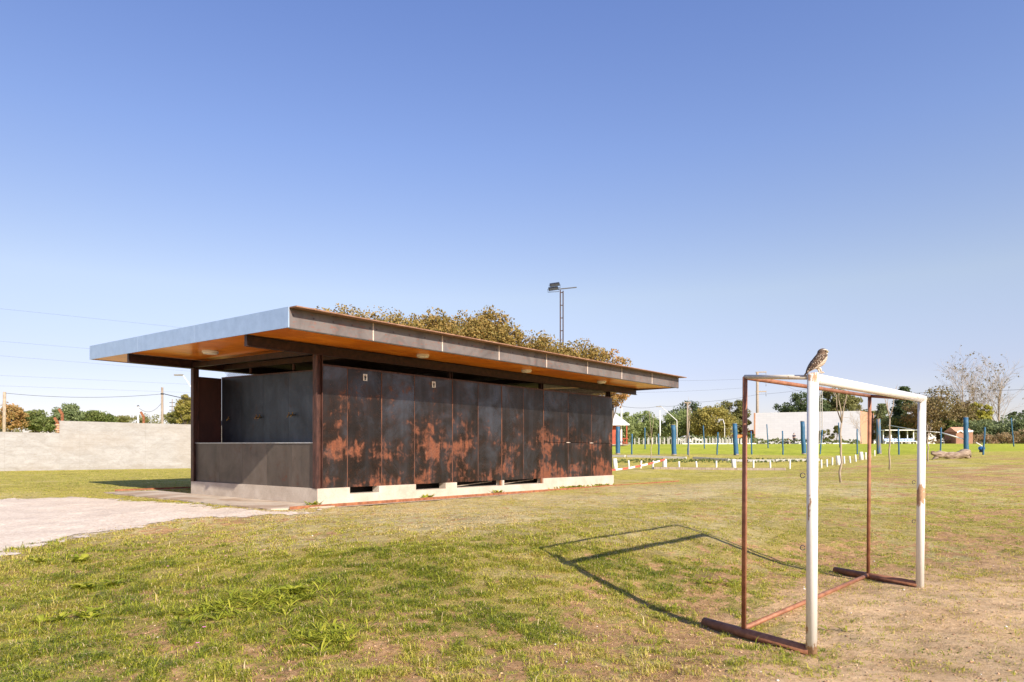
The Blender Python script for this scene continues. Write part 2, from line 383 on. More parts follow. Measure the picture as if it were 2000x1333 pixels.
def leafmat(name, cols, rough=.6, trans=.38):
    a = N(name); at_ = a.n('Attribute'); at_.attribute_name = 'rnd'
    c = a.ramp(at_.outputs['Fac'], [(i/(len(cols)-1), tuple(min(.8, q_*1.55) for q_ in c_)) for i, c_ in enumerate(cols)])
    a.setc(c, rough, 0, .3)
    tr = a.n('BsdfTranslucent'); a.l(c, tr.inputs[0]); mx = a.n('MixShader'); mx.inputs[0].default_value = trans
    out = a.t.nodes['Material Output']; a.l(a.b.outputs[0], mx.inputs[1]); a.l(tr.outputs[0], mx.inputs[2]); a.l(mx.outputs[0], out.inputs[0])
    return a.m
L = {
 'autumn': leafmat('autumn_leaves', [(.085,.070,.02),(.20,.15,.042),(.28,.185,.055),(.14,.125,.033),(.33,.20,.07)]),
 'brown': leafmat('brown_leaves', [(.12,.085,.04),(.19,.14,.06),(.13,.12,.045),(.24,.16,.08)]),
 'olive': leafmat('olive_leaves', [(.085,.095,.03),(.14,.14,.045),(.18,.17,.06),(.12,.12,.035)]),
 'willow': leafmat('willow_leaves', [(.10,.13,.045),(.16,.20,.07),(.21,.24,.09),(.13,.16,.06)]),
 'yellow': leafmat('yellowing_leaves', [(.12,.12,.03),(.20,.18,.045),(.26,.21,.055),(.15,.155,.04)]),
 'green': leafmat('green_leaves', [(.065,.085,.025),(.10,.125,.035),(.14,.165,.05),(.17,.17,.06)]),
 'dark': leafmat('dark_leaves', [(.035,.055,.02),(.055,.08,.03),(.08,.105,.04),(.05,.07,.025)]),
 'greygreen': leafmat('greygreen_leaves', [(.09,.12,.05),(.13,.16,.075),(.17,.20,.09),(.11,.14,.06)]),
 'orange': leafmat('orange_leaves', [(.25,.14,.05),(.34,.19,.07),(.22,.17,.06),(.38,.22,.09)]),
 'gold': leafmat('golden_leaves', [(.19,.19,.03),(.27,.26,.045),(.32,.29,.05),(.22,.22,.035)]),
 'dry': leafmat('dry_brush', [(.22,.17,.09),(.30,.22,.13),(.17,.14,.07),(.26,.22,.10)]),
}

# ------------------------------------------------------------------ terrain
ANCH = np.array([(0,0,-1.5),(-6,0,-1.5),(6,0,-1.5),(0,-12,-1.5),(-15,0,-1.45),(18,0,-1.4),
 (2.11,4.81,-1.425),(4.17,6.98,-1.375),(-3,6,-1.36),(.58,7.3,-1.18),(2.75,9.5,-1.14),(-6,9,-1.24),
 (1.6,5.75,-1.445),(3.62,7.98,-1.395),(3.1,5.9,-1.40),(2.8,6.4,-1.40),(1.0,5.2,-1.42),(5.5,8.5,-1.34),
 (-3.83,13.5,-1.04),(-7.9,17,-1.03),(3.19,21.6,-1.0),(-.9,25.1,-.97),(-5.2,12.3,-1.05),(6.3,23.7,-1.0),(-1.5,13.2,-1.06),(1.0,17.5,-1.03),(-9.5,19.6,-1.0),(-14,15,-1.06),
 (-17.6,38,-.85),(-24,31.2,-.83),(-6,51,-.75),(-35,20,-.9),
 (9.4,19.5,-.86),(15.5,28,-.70),(5,32,-.74),(14,33,-.76),(24.9,47,-.25),(22.5,35,-.36),(7.2,46,-.14),(16,46,-.16),(30.5,46,-.03),
 (17.5,62,.42),(30,62,.46),(8,62,.38),(20,112,1.42),(46,112,1.47),(80,112,1.5),(60,60,.6),(20,15,-1.1),(0,100,1.2),(-40,90,.5),
 (-30,60,-.5),(45,30,-.3),(0,150,1.6),(100,150,1.7),(-100,150,1.2),(0,400,1.7),(200,400,1.7),(-200,400,1.5),(0,1500,1.7),(1200,1500,1.7),(-1200,1500,1.7),
 (-200,0,-1.2),(200,0,-.8),(0,-200,-1.5)], float)
def _phi(d): return np.sqrt(d*d + 2.0**2)
_P = ANCH[:, :2]; _D = np.sqrt(((_P[:, None]-_P[None])**2).sum(-1)); _n = len(_P)
_A = np.zeros((_n+1, _n+1)); _A[:_n, :_n] = _phi(_D); _A[:_n, _n] = 1; _A[_n, :_n] = 1
_W = np.linalg.solve(_A, np.append(ANCH[:, 2], 0))
def gz(x, y):
    x = np.asarray(x, float); y = np.asarray(y, float); r = np.full(x.shape, _W[_n])
    for i in range(_n): r = r + _W[i]*_phi(np.sqrt((x-_P[i,0])**2+(y-_P[i,1])**2))
    return r + CAMZ
def gz1(x, y): return float(gz(np.array([x]), np.array([y]))[0])
def at(px, v):
    """ground point seen at a pixel of the photograph"""
    lo, hi = 2.0, 400.0; prev = None
    for Y in np.geomspace(2, 300, 500):
        z = gz1(px2x(px, Y), Y); vv = HOR - F_PX*(z-CAMZ)/Y
        if vv <= v:
            return Vector((px2x(px, Y), Y, z))
    return Vector((px2x(px, 100), 100, gz1(px2x(px, 100), 100)))
def px2x(px, Y): return (px-1000)/F_PX*Y
def zat(v, Y): return CAMZ + (HOR-v)/F_PX*Y
def gp(px, Y, dz=0):
    x = px2x(px, Y); return Vector((x, Y, gz1(x, Y)+dz))

# building frame
C0 = Vector((-3.83, 13.5, 0)); ANG = math.atan2(1333, 1144)
EX = Vector((math.cos(ANG), math.sin(ANG), 0)); EY = Vector((-math.sin(ANG), math.cos(ANG), 0))
def Bw(s, wv, z=0): return C0 + EX*s + EY*wv + Vector((0, 0, z))
def toB(x, y):
    dx = x-C0.x; dy = y-C0.y; return dx*EX.x+dy*EX.y, dx*EY.x+dy*EY.y
def sof(px, w=0.0):      # s on a line of constant w seen at column px
    U = (px-1000)/F_PX; b = C0 + EY*w
    return (U*b.y - b.x)/(EX.x - U*EX.y)

# path region (world polygon from the photograph's outline)
PATH = [at(-260, 985), at(-60, 979), at(70, 974), at(150, 971), at(235, 977), at(330, 985), at(450, 996), at(585, 1000), at(635, 1000), at(560, 1007), at(480, 1009), at(330, 1020), at(200, 1043), at(90, 1068), at(20, 1086), at(-200, 1150)]
PATH = np.array([(p.x, p.y) for p in PATH])
def inpoly(x, y, P):
    ins = np.zeros(x.shape, bool); j = len(P)-1
    for i in range(len(P)):
        xi, yi = P[i]; xj, yj = P[j]
        c = ((yi > y) != (yj > y)) & (x < (xj-xi)*(y-yi)/(yj-yi+1e-12)+xi); ins ^= c; j = i
    return ins
def path_mask(x, y):
    a = (fbm(x, y, 1.1, 5, 4)-.5)*.9 + (fbm(x, y, 6, 9, 4)-.5)*.75; b = (fbm(x, y, 1.1, 15, 4)-.5)*.9 + (fbm(x, y, 6, 19, 4)-.5)*.75
    return inpoly(x+a, y+b, PATH)
def bld_mask(x, y):
    s, wv = toB(x, y); return (s > -.08) & (s < 10.78) & (wv > -.08) & (wv < 5.45)
def slab_mask(x, y):
    s, wv = toB(x, y); return (s > -1.22) & (s < 0) & (wv > -.35) & (wv < 7.6)

# ground cover control points: photo column, row, soil, dry, blade height factor
CP = [(100,1300,.32,.10,1.2),(300,1180,.26,.08,1.2),(60,1130,.20,.10,1.1),(560,1230,.42,.05,1.3),(300,1320,.55,.12,1.0),(250,1260,.60,.1,1.),(640,1300,.66,.15,.9),(800,1260,.55,.12,1.0),
 (900,1130,.12,.05,1.0),(700,1090,.10,.10,1.0),(400,1090,.12,.18,.9),(1000,1200,.50,.20,.9),(1000,1310,.72,.2,.8),(1250,1280,.70,.25,.8),(1200,1160,.50,.2,.8),(1350,1120,.55,.2,.7),(1500,1180,.82,.2,.7),(1450,1290,.72,.2,.8),
 (1700,1240,1.0,.2,.5),(1600,1190,.93,.2,.5),(1800,1150,.98,.2,.5),(1750,1320,1.0,.2,.5),(1600,1310,.95,.2,.5),(1900,1200,1.0,.2,.5),(1950,1310,1.0,.2,.5),(1900,1100,.80,.3,.6),(1700,1080,.62,.3,.6),(1800,1030,.45,.35,.5),(1960,1010,.6,.4,.5),
 (600,1030,.20,.75,.6),(450,1040,.25,.7,.7),(850,1010,.20,.90,.5),(1050,985,.15,.80,.4),(1250,1000,.15,.5,.5),(1400,1050,.25,.45,.6),(1150,1070,.10,.15,.8),(1500,1000,.20,.45,.5),(1250,955,.20,.7,.4),
 (1350,930,.10,.30,.4),(1600,960,.20,.5,.4),(1800,960,.38,.4,.4),(1950,930,.75,.4,.4),(1750,920,.35,.3,.4),(1900,905,.5,.3,.3),(1500,905,.05,.2,.4),(1250,905,.05,.15,.4),
 (100,945,.04,.15,.5),(300,935,.04,.15,.5),(200,925,.04,.12,.5),(0,960,.06,.2,.5),(1500,880,0,0,.3),(1900,880,0,0,.3),(1200,880,0,0,.3)]
_cp = []
for (px, v, s_, d_, h_) in CP:
    p = at(px, v); _cp.append((p.x/p.y, math.log(p.y), s_ if s_ > .7 or v < 1000 else s_*1.0, d_, h_))
_cp = np.array(_cp)
def cover(x, y):
    yy = np.maximum(y, 1.5); u = np.clip(x/yy, -1.1, 1.1); ly = np.log(yy)
    W_ = 0; S_ = 0; D_ = 0; H_ = 0
    for (cu, cl, s_, d_, h_) in _cp:
        g = np.exp(-(((u-cu)/.11)**2 + ((ly-cl)/.14)**2)) + 1e-4/(((u-cu)**2+(ly-cl)**2)+.01)
        W_ = W_+g; S_ = S_+g*s_; D_ = D_+g*d_; H_ = H_+g*h_
    S_ = S_/W_; D_ = D_/W_; H_ = H_/W_
    _LS[0] = S_; n = fbm(x, y, .9, 3, 5); n2 = fbm(x, y, 3.5, 33, 4)
    n3 = fbm(x, y, 13, 37, 3); soil = np.clip((S_ + (n-.5)*.95 + (n2-.5)*1.2 + (n3-.5)*1.9 - .54)*1.9 + .3, 0, 1)
    soil = np.maximum(soil, np.clip((S_-.78)*4, 0, .72))
    soil = soil*np.clip(S_*5, 0, 1)
    dry = np.clip(D_ + (fbm(x, y, .7, 71, 4)-.5)*1.1 + (fbm(x, y, 5, 72, 3)-.5)*.5, 0, 1)
    return soil, dry, H_
# playing field: bright mown grass beyond the line of blue posts
def fieldness(x, y):
    e = 47.5 + (fbm(x, y, .4, 88, 3)-.5)*2.0
    return np.clip((y-e)/1.0, 0, 1)*np.clip((108-y)/2.0, 0, 1)

def damp(x, y):
    return np.clip((25-np.abs(y))/10, 0, 1)*(1-.85*np.exp(-((x-2.9)**2+(y-6.4)**2)/2.0**2))
def bare(x, y):
    cover(x, y); return np.clip((_LS[0]-.72)*4, 0, 1)
def gravel_frac(x, y):
    r = 0
    for k in range(8):
        for q_ in (.22, .5): r = r+path_mask(x+q_*math.cos(k*.785+q_), y+q_*math.sin(k*.785+q_))
    return r/16.0
_LS = [None]
def ground_mat():
    a = N('turf_and_soil')
    at_ = a.n('Attribute'); at_.attribute_name = 'cov'; sp = a.n('SeparateColor'); a.l(at_.outputs['Color'], sp.inputs[0])
    soil, dry, field = sp.outputs[0], sp.outputs[1], sp.outputs[2]
    co = a.coord(); n1 = a.noise(17, 8, .72, co, .4); n2 = a.noise(85, 5, .75, co); n3 = a.noise(1.2, 5, .6, co)
    nf = a.noise(.25, 6, .6, a.coord(scale=(1, .35, 1)))
    green = a.ramp(n1, [(.28, (.17,.125,.03)), (.5, (.46,.39,.075)), (.7, (.68,.56,.18))])
    sy_ = a.n('SeparateXYZ'); a.l(co, sy_.inputs[0]); green = a.mix(a.math('MULTIPLY', a.math('DIVIDE', a.math('SUBTRACT', 15.0, sy_.outputs[1]), 6.0, True), .55), green, (.30,.19,.085))
    dryc = a.ramp(n1, [(.3, (.34,.28,.11)), (.5, (.52,.43,.21)), (.7, (.68,.56,.34))])
    soilc = a.ramp(n1, [(.28, (.22,.115,.050)), (.5, (.47,.275,.125)), (.72, (.68,.44,.225))])
    ab = a.n('Attribute'); ab.attribute_name = 'bare'; ag = a.n('Attribute'); ag.attribute_name = 'grv'
    palec = a.ramp(n1, [(.28, (.40,.24,.12)), (.45, (.70,.475,.255)), (.72, (.84,.61,.36))])
    soilc = a.mix(a.math('MULTIPLY', ab.outputs['Fac'], a.ramp(n3, [(.3, .35), (.55, 1)])), soilc, palec)
    fieldc = a.ramp(nf, [(.38, (.31,.36,.025)), (.62, (.47,.47,.045))])
    fieldc = a.mix(.5, fieldc, a.ramp(n1, [(.35, (.25,.31,.02)), (.65, (.52,.52,.06))]))
    def soft(f, lo, hi): return a.ramp(f, [(lo, 0), (hi, 1)])
    f1 = a.math('ADD', dry, a.math('MULTIPLY', a.math('SUBTRACT', n2, .5), .9))
    c = a.mix(soft(f1, .25, .8), green, dryc)
    f2 = a.math('ADD', soil, a.math('MULTIPLY', a.math('SUBTRACT', n1, .5), 1.3))
    c = a.mix(soft(f2, .35, .62), c, soilc)
    c = a.mix(field, c, fieldc)
    c = a.mix(a.math('MULTIPLY', a.math('ADD', ag.outputs['Fac'], a.math('SUBTRACT', a.math('MULTIPLY', a.math('SUBTRACT', n1, .5), 1.8), .38)), 4.0, True), c, a.ramp(n2, [(.3, (.42,.32,.23)), (.7, (.74,.63,.49))]))
    n4 = a.noise(3.2, 5, .7, co); n5 = a.noise(.8, 4, .6, co)
    c = a.mix(1.0, c, a.ramp(n4, [(.30, .70), (.5, 1.0), (.7, 1.12)]), 'MULTIPLY'); c = a.mix(1.0, c, a.ramp(n5, [(.35, .86), (.6, 1.06)]), 'MULTIPLY')
    a.bump(a.math('ADD', n2, a.math('MULTIPLY', n1, 1.6)), .8, .028)
    return a.setc(c, .95, 0, .2)
M['ground'] = ground_mat()

def grid_axis(lo, hi, fine_lo, fine_hi, d, g=1.12):
    xs = list(np.arange(fine_lo, fine_hi+1e-6, d)); s = d
    while xs[-1] < hi: s *= g; xs.append(xs[-1]+s)
    s = d
    while xs[0] > lo: s *= g; xs.insert(0, xs[0]-s)
    return np.array(xs)
xs = grid_axis(-2500, 2500, -11, 12, .07); ys = grid_axis(-300, 3000, 2.0, 22, .07, 1.05)
GX, GY = np.meshgrid(xs, ys); gx = GX.ravel(); gy = GY.ravel()
Zg = gz(gx, gy)
soil_, dry_, h_ = cover(gx, gy); fld = fieldness(gx, gy)
rough_near = damp(gx, gy)
Zg = Zg + rough_near*((fbm(gx, gy, 1.3, 101, 4)-.5)*.07 + (fbm(gx, gy, 9, 105, 3)-.5)*.022*(.4+soil_))
sb, wb = toB(gx, gy); inb = (sb > -1.4) & (sb < 10.9) & (wb > -.5) & (wb < 7.7)
Zg = np.where(inb, np.minimum(Zg, CAMZ-1.045 + .0*Zg), Zg)
nx, ny = len(xs), len(ys); idx = np.arange(nx*ny).reshape(ny, nx)
quads = np.stack([idx[:-1,:-1], idx[:-1,1:], idx[1:,1:], idx[1:,:-1]], -1).reshape(-1, 4)
covc = np.stack([np.where(fld > 0, soil_*(1-fld), soil_), dry_, fld, np.ones_like(fld)], -1)
grv_ = np.zeros(len(gx)); _k = (gy > 5) & (gy < 22) & (gx < -2) & (gx > -25); grv_[_k] = gravel_frac(gx[_k], gy[_k])
ground = np_mesh('ground', np.stack([gx, gy, Zg], -1), [quads], M['ground'], cols={'cov': covc}, attrs={'bare': bare(gx, gy), 'grv': grv_}, smooth=True)
tag(ground, kind='structure')
def gsurf(x, y):
    z = gz(x, y); s_, d_, h = cover(x, y)
    return z + damp(x, y)*((fbm(x, y, 1.3, 101, 4)-.5)*.07 + (fbm(x, y, 9, 105, 3)-.5)*.022*(.4+s_))

# gravel path sheet
def gravel():
    a = N('crushed_gravel'); co = a.coord(); v = a.n('TexVoronoi'); v.inputs['Scale'].default_value = 34; a.l(co, v.inputs['Vector'])
    n = a.noise(1.6, 6, .6, co); n2 = a.noise(120, 3, .7, co)
    c = a.mix(.45, a.ramp(n, [(.3, (.52,.42,.31)), (.7, (.74,.63,.485))]), a.ramp(v.outputs['Color'], [(.1, (.42,.33,.27)), (.9, (.78,.70,.62))]))
    a.bump(a.math('ADD', v.outputs['Distance'], n2), .55, .012); return a.setc(c, .95)
M['gravel'] = gravel()
px_ = np.arange(-19, -3.0, .035); py_ = np.arange(6.0, 19.0, .035)
PX, PY = np.meshgrid(px_, py_); cx_ = PX.ravel(); cy_ = PY.ravel()
idp = np.arange(len(cx_)).reshape(PX.shape)
q = np.stack([idp[:-1,:-1], idp[:-1,1:], idp[1:,1:], idp[1:,:-1]], -1).reshape(-1, 4)
ccx = cx_[q].mean(1); ccy = cy_[q].mean(1); keep = path_mask(ccx, ccy) & ~slab_mask(ccx, ccy)
q = q[keep]; used, inv = np.unique(q, return_inverse=True); q = inv.reshape(-1, 4)
zz = gsurf(cx_[used], cy_[used])
ss, ww = toB(cx_[used], cy_[used]); zz = np.where((ss > -1.4) & (ww > -.5) & (ww < 7.7), CAMZ-1.045, zz) + .004 + fbm(cx_[used], cy_[used], 4, 201, 3)*.006
path = np_mesh('path', np.stack([cx_[used], cy_[used], zz], -1), [q], M['gravel'], smooth=True); tag(path, kind='structure')

# ------------------------------------------------------------------ grass
def blades(n, ylo, yhi, hgt, wid, seed, dens_pow, field=False, colr=None):
    rg = np.random.default_rng(seed)
    t = rg.random(n); y = (ylo**(dens_pow) + t*(yhi**(dens_pow)-ylo**(dens_pow)))**(1/dens_pow)
    x = (rg.random(n)*2-1)*(y*.80+1.2)
    soil, dry, hf = cover(x, y); 
    pn = fbm(x, y, 2.3, 401, 3)
    tuft = fbm(x, y, 7.0, 411, 2)
    pr = np.clip(1.0-soil*.86, 0.13, 1)*np.clip(1.9-_LS[0]*1.35, .45, 1)*np.clip((tuft-.28)*3.2, .28, 1)
    onp = np.zeros(n, bool); q_ = (x < -2) & (y < 22); onp[q_] = path_mask(x[q_], y[q_]); keep_ = ~onp; j_ = np.where(onp & (rg.random(n) < .16))[0]; keep_[j_] = gravel_frac(x[j_], y[j_]) < .8
    k = (rg.random(n) < pr) & keep_ & ~bld_mask(x, y) & ~(slab_mask(x, y))
    x, y, soil, dry, hf, tuft = x[k], y[k], soil[k], dry[k], hf[k], tuft[k]; n = len(x); z = gsurf(x, y)-.004
    sb, wb = toB(x, y); z = np.where((sb > -1.4) & (sb < 10.9) & (wb > -.5) & (wb < 7.7), CAMZ-1.047, z)
    h = hgt*hf*(.35+rg.random(n)*.9)*(.55+.9*np.clip((tuft-.3)*2.2, 0, 1)); wd = wid*(.6+rg.random(n)*.7)
    az = rg.random(n)*2*np.pi; lean = .7+rg.random(n)*1.7
    dx = np.cos(az); dy = np.sin(az); sx = -dy; sy = dx
    V = np.zeros((n, 5, 3))
    b = np.stack([x, y, z], -1); side = np.stack([sx, sy, np.zeros(n)], -1)*wd[:, None]/2
    m1 = b + np.stack([dx*lean*h*.22, dy*lean*h*.22, h*.55], -1)
    tip = b + np.stack([dx*lean*h*.75, dy*lean*h*.75, h*(1.0-.30*lean)], -1)
    V[:,0] = b-side; V[:,1] = b+side; V[:,2] = m1+side*.8; V[:,3] = m1-side*.8; V[:,4] = tip
    i0 = np.arange(n)*5
    Q = np.stack([i0, i0+1, i0+2, i0+3], -1); T = np.stack([i0+3, i0+2, i0+4], -1)
    rn = np.clip(dry*.62 + rg.random(n)*.55 - .06 + (pn[k]-.5)*.5, 0, 1)
    rn = np.where(rg.random(n) < .10, .85+rg.random(n)*.15, rn)
    return V.reshape(-1, 3), Q, T, np.repeat(rn, 5)
def grassmat():
    a = N('grass_blades'); at_ = a.n('Attribute'); at_.attribute_name = 'rnd'
    c = a.ramp(at_.outputs['Fac'], [(0, (.17,.23,.025)), (.3, (.37,.40,.035)), (.5, (.56,.52,.07)), (.7, (.66,.53,.15)), (.85, (.56,.37,.17)), (1, (.82,.68,.38))])
    a.setc(c, .5, 0, .35)
    tr = a.n('BsdfTranslucent'); a.l(c, tr.inputs[0]); mx = a.n('MixShader'); mx.inputs[0].default_value = .42
    out = a.t.nodes['Material Output']; a.l(a.b.outputs[0], mx.inputs[1]); a.l(tr.outputs[0], mx.inputs[2]); a.l(mx.outputs[0], out.inputs[0])
    return a.m
M['grass'] = grassmat()
VV = []; QQ = []; TT = []; RR = []; off = 0
for args in ((680000, 3.4, 8.0, .047, .0052, 11, 1.2), (460000, 7.5, 15, .042, .0078, 12, 1.2), (330000, 14, 44, .045, .016, 13, 1.3), (9000, 3.4, 9.0, .10, .0070, 14, 1.2)):
    V, Q, T, rn = blades(*args); VV.append(V); QQ.append(Q+off); TT.append(T+off); RR.append(rn); off += len(V)
grass = np_mesh('grass', np.concatenate(VV), [np.concatenate(QQ), np.concatenate(TT)], M['grass'], attrs={'rnd': np.concatenate(RR)})
tag(grass, 'short patchy grass, green and straw coloured, over bare brown soil', 'grass', kind='stuff')

def leafquads(rg, cen, rad, n, size, flat=1.0, droop=0.0, elong=1.7):
    """n leaves scattered round each centre; returns verts, quads, rnd"""
    K = len(cen); N_ = K*n
    d = rg.normal(size=(N_, 3)); d /= np.linalg.norm(d, axis=1)[:, None]
    rr = rg.random(N_)**.45
    P = np.repeat(cen, n, 0) + d*rr[:, None]*np.repeat(rad, n)[:, None]*np.array([1, 1, flat])
    a = rg.normal(size=(N_, 3)); a[:, 2] -= droop*2; a /= np.linalg.norm(a, axis=1)[:, None]
    b = rg.normal(size=(N_, 3)); b -= (a*b).sum(1)[:, None]*a; b /= np.linalg.norm(b, axis=1)[:, None]
    s = size*(.6+rg.random(N_)*.8)
    V = np.stack([P-a*(s*elong/2)[:, None], P+b*(s*.5)[:, None], P+a*(s*elong/2)[:, None], P-b*(s*.5)[:, None]], 1)
    cl = np.repeat(rg.random(K), n)
    rn = np.clip(cl*.5+rg.random(N_)*.5, 0, 1)
    i0 = np.arange(N_)*4
    return V.reshape(-1, 3), np.stack([i0, i0+1, i0+2, i0+3], -1), np.repeat(rn, 4)

def make_tree(name, h, wd, cb, pal, seed, nclump=60, nleaf=90, leaf=.12, clump_r=.16, shape='round', trunk=M['bark'], tr=None, droop=0, gaps=.0, label=None, group=None, cat='tree'):
    """tree of height h, crown width wd, crown bottom height cb; own frame, base at the origin"""
    rg = np.random.default_rng(seed); rng = random.Random(seed)
    o = empty(name, (0, 0, 0), 0, label, cat, group)
    tr = tr or h*.018+.04
    ch = h-cb; cen = []
    lobes = [(rng.uniform(0, 6.28), rng.uniform(-.5, 1.0), rng.uniform(.8, 1.25)) for _ in range(7)]
    while len(cen) < nclump:
        p = rg.normal(size=3); p /= np.linalg.norm(p); r_ = rg.random()**.38
        q = p*r_
        if shape == 'cone':
            t = rg.random()**.8; rad = (1-t)**.8+.06; ang = rg.random()*6.28; rr = rad*rg.random()**.4
            q = np.array([math.cos(ang)*rr, math.sin(ang)*rr, t*2-1])
        elif shape == 'flat':
            ang = rg.random()*6.28; rr = rg.random()**.5; lay = rng.choice([-.7, -.1, .45, .9])
            q = np.array([math.cos(ang)*rr*(1-.25*abs(lay)), math.sin(ang)*rr*(1-.25*abs(lay)), lay*.9+rg.normal()*.06])
        a_ = math.atan2(q[1], q[0]); k = 1
        for (la, lz, lm) in lobes:
            dd = math.cos(a_-la)*.5+.5 - abs(q[2]-lz)*.6
            if dd > .45: k = k*.5+lm*.5
        k = max(.82, min(1.15, k))
        cen.append((q[0]*wd/2*k*(1-clump_r*.6), q[1]*wd/2*k*(1-clump_r*.6), cb+ch*.5+q[2]*ch*.5*(1-clump_r*.5)*(.93+.07*k)))
    cen = np.array(cen); rad = np.array([clump_r*wd*rng.uniform(.55, 1.25) for _ in cen])
    V, Q, rn = leafquads(rg, cen, rad, nleaf, leaf, .8, droop)
    if droop:
        V[:, 2] -= 0
    V[:, 2] = np.maximum(V[:, 2], .05)
    V[:, 2] = np.where(V[:, 2] > h*1.02, h*1.02-(V[:, 2]-h*1.02)*.5, V[:, 2])
    np_mesh('crown', V, [Q], L[pal], o, attrs={'rnd': rn})
    mb = MB(); top = Vector((rng.uniform(-.05, .05)*h, rng.uniform(-.05, .05)*h, cb+ch*.8))
    pts = [Vector((0, 0, -.15)), Vector((rng.uniform(-.01, .01)*h, 0, h*.2)), top*.5+Vector((rng.uniform(-.02, .02)*h, rng.uniform(-.02, .02)*h, 0)), top]
    mb.tube(pts, [tr*1.25, tr, tr*.7, tr*.2], 8)
    pick = list(range(len(cen))); rng.shuffle(pick)
    for i in pick[:min(34, len(cen))]:
        c = Vector(cen[i]); t = max(.15, min(.92, (c.z-ch*.22)/top.z)); t = t*rng.uniform(.7, 1.0)
        b0 = Vector((0,0,0)).lerp(top, t); md = b0.lerp(c, .5)+Vector((rng.uniform(-.04,.04)*h, rng.uniform(-.04,.04)*h, rng.uniform(-.02,.04)*h))
        mb.tube([b0, md, c], [tr*.38*(1-t*.5), tr*.22, tr*.06], 5, cap=False)
    mb.build('trunk', trunk, o)
    return o

def bare_tree(name, h, wd, seed, label, group=None, mat=None, levels=4, leafpal=None, tr=None, nmain=9, leafn=120, cat='tree', leaf=.16):
    rng = random.Random(seed); rg = np.random.default_rng(seed); o = empty(name, (0,0,0), 0, label, cat, group); mb = MB(); tips = []
    tr = tr or h*.013
    def grow(p, d, ln, r, lv):
        n = 3; pts = [p]; rad = [r]
        for i in range(n):
            d = (d+Vector((rng.uniform(-.13,.13), rng.uniform(-.13,.13), rng.uniform(0,.10)))).normalized()
            p = p+d*(ln/n); pts.append(p); rad.append(r*(1-.75*(i+1)/n))
        mb.tube(pts, rad, 6 if lv == 0 else (4 if lv < 3 else 3), cap=False)
        if lv >= levels: tips.append(p); return
        nb = nmain if lv == 0 else (5 if lv < 3 else 4)
        for k in range(nb):
            t = (.22+.75*(k+.5)/nb) if lv == 0 else (.2+.8*(k+.6)/nb)
            i = min(n-1, int(t*n)); f = t*n-i; q = pts[i].lerp(pts[i+1], f); dd = (pts[i+1]-pts[i]).normalized()
            az = rng.uniform(0, 6.28); ref = dd.orthogonal().normalized(); sd = Quaternion(dd, az) @ ref
            an = rng.uniform(.42, .78); nd = dd*math.cos(an)+sd*math.sin(an)
            l2 = ln*rng.uniform(.38, .60)*(1.0 if lv else (1.15-.55*t)*min(1.0, wd/h*1.25+.1)*1.1)
            grow(q, nd, l2, max(.016, rad[i]*.5*(1-.3*f)), lv+1)
    grow(Vector((0,0,-.1)), Vector((0,0,1)), h*.9, tr, 0)
    mb.build('trunk', mat or M['pale_bark'], o)
    if leafpal:
        c = np.array([tuple(t) for t in tips]); k = rg.choice(len(c), min(leafn, len(c)), replace=False)
        V, Q, rn = leafquads(rg, c[k], np.full(len(k), h*.018), 5, leaf); np_mesh('crown', V, [Q], L[leafpal], o, attrs={'rnd': rn})
    return o

# ------------------------------------------------------------------ the pavilion
F0 = .335; GB = CAMZ-1.04                      # floor above the plinth's foot, height of the foot
SL = .0312                                     # roof pitch, rising to the back
bld = empty('pavilion', (C0.x, C0.y, GB), ANG, 'low rusty steel clad changing pavilion with wide flat roof and orange plywood soffit', 'building')
LEN = 10.7; WID = 5.37; REC = .68
def soffz(wv): return F0+2.805+(wv+1.48)*SL
# plinth with vent openings
vents = [(sof(680), sof(737)), (sof(809), sof(867)), (sof(889), sof(978)), (sof(981.5), sof(1058))]
mb = MB(); VH = .135; zt = F0-VH
mb.box((-.06, -.06, -.25), (LEN+.06, WID+.06, zt))
x = -.06
for (a, b) in vents:
    mb.box((x, -.06, zt), (a, .16, F0)); x = b
mb.box((x, -.06, zt), (LEN+.06, .16, F0))
mb.box((-.06, .16, zt), (.16, WID+.06, F0)); mb.box((LEN-.16, .16, zt), (LEN+.06, WID+.06, F0)); mb.box((.16, WID-.12, zt), (LEN-.16, WID+.06, F0))
mb.build('plinth', M['plinth'], bld)
MB().box((.165, .40, zt+.003), (LEN-.165, WID-.13, F0-.01)).build('floor_slab', M['dark_in'], bld)
# front panels
seams = [630.5, 678.3, 745.1, 809.3, 883.5, 933.5, 979.7, 1021.9, 1061.4, 1109.3, 1154.6, 1195.6]
ss = [sof(p_) for p_ in seams]
PH = 2.44
for i in range(len(ss)-1):
    a, b = ss[i]+.004, ss[i+1]-.004
    if i in (1, 3): nm = 'door'
    else: nm = 'wall_panel'
    if i >= 8:
        for (z0, z1) in ((F0, F0+1.0), (F0+1.012, F0+PH)):
            MB().box((a, -.004, z0), (b, .03, z1)).build('hatch_panel', M['steel_wall'], bld)
        if i > 8:
            mb = MB()
            mb.box((ss[i]-.09, -.016, F0+1.0), (ss[i]+.09, -.005, F0+1.012)); mb.tube([(ss[i]-.05, -.014, F0+1.006), (ss[i]+.05, -.014, F0+1.006)], .011, 8)
            mb.build('hinge', M['seam'], bld)
    else:
        o = MB().box((a, -.004 + (.003 if i % 2 else 0), F0), (b, .03, F0+PH)).build(nm, M['steel_wall'], bld)
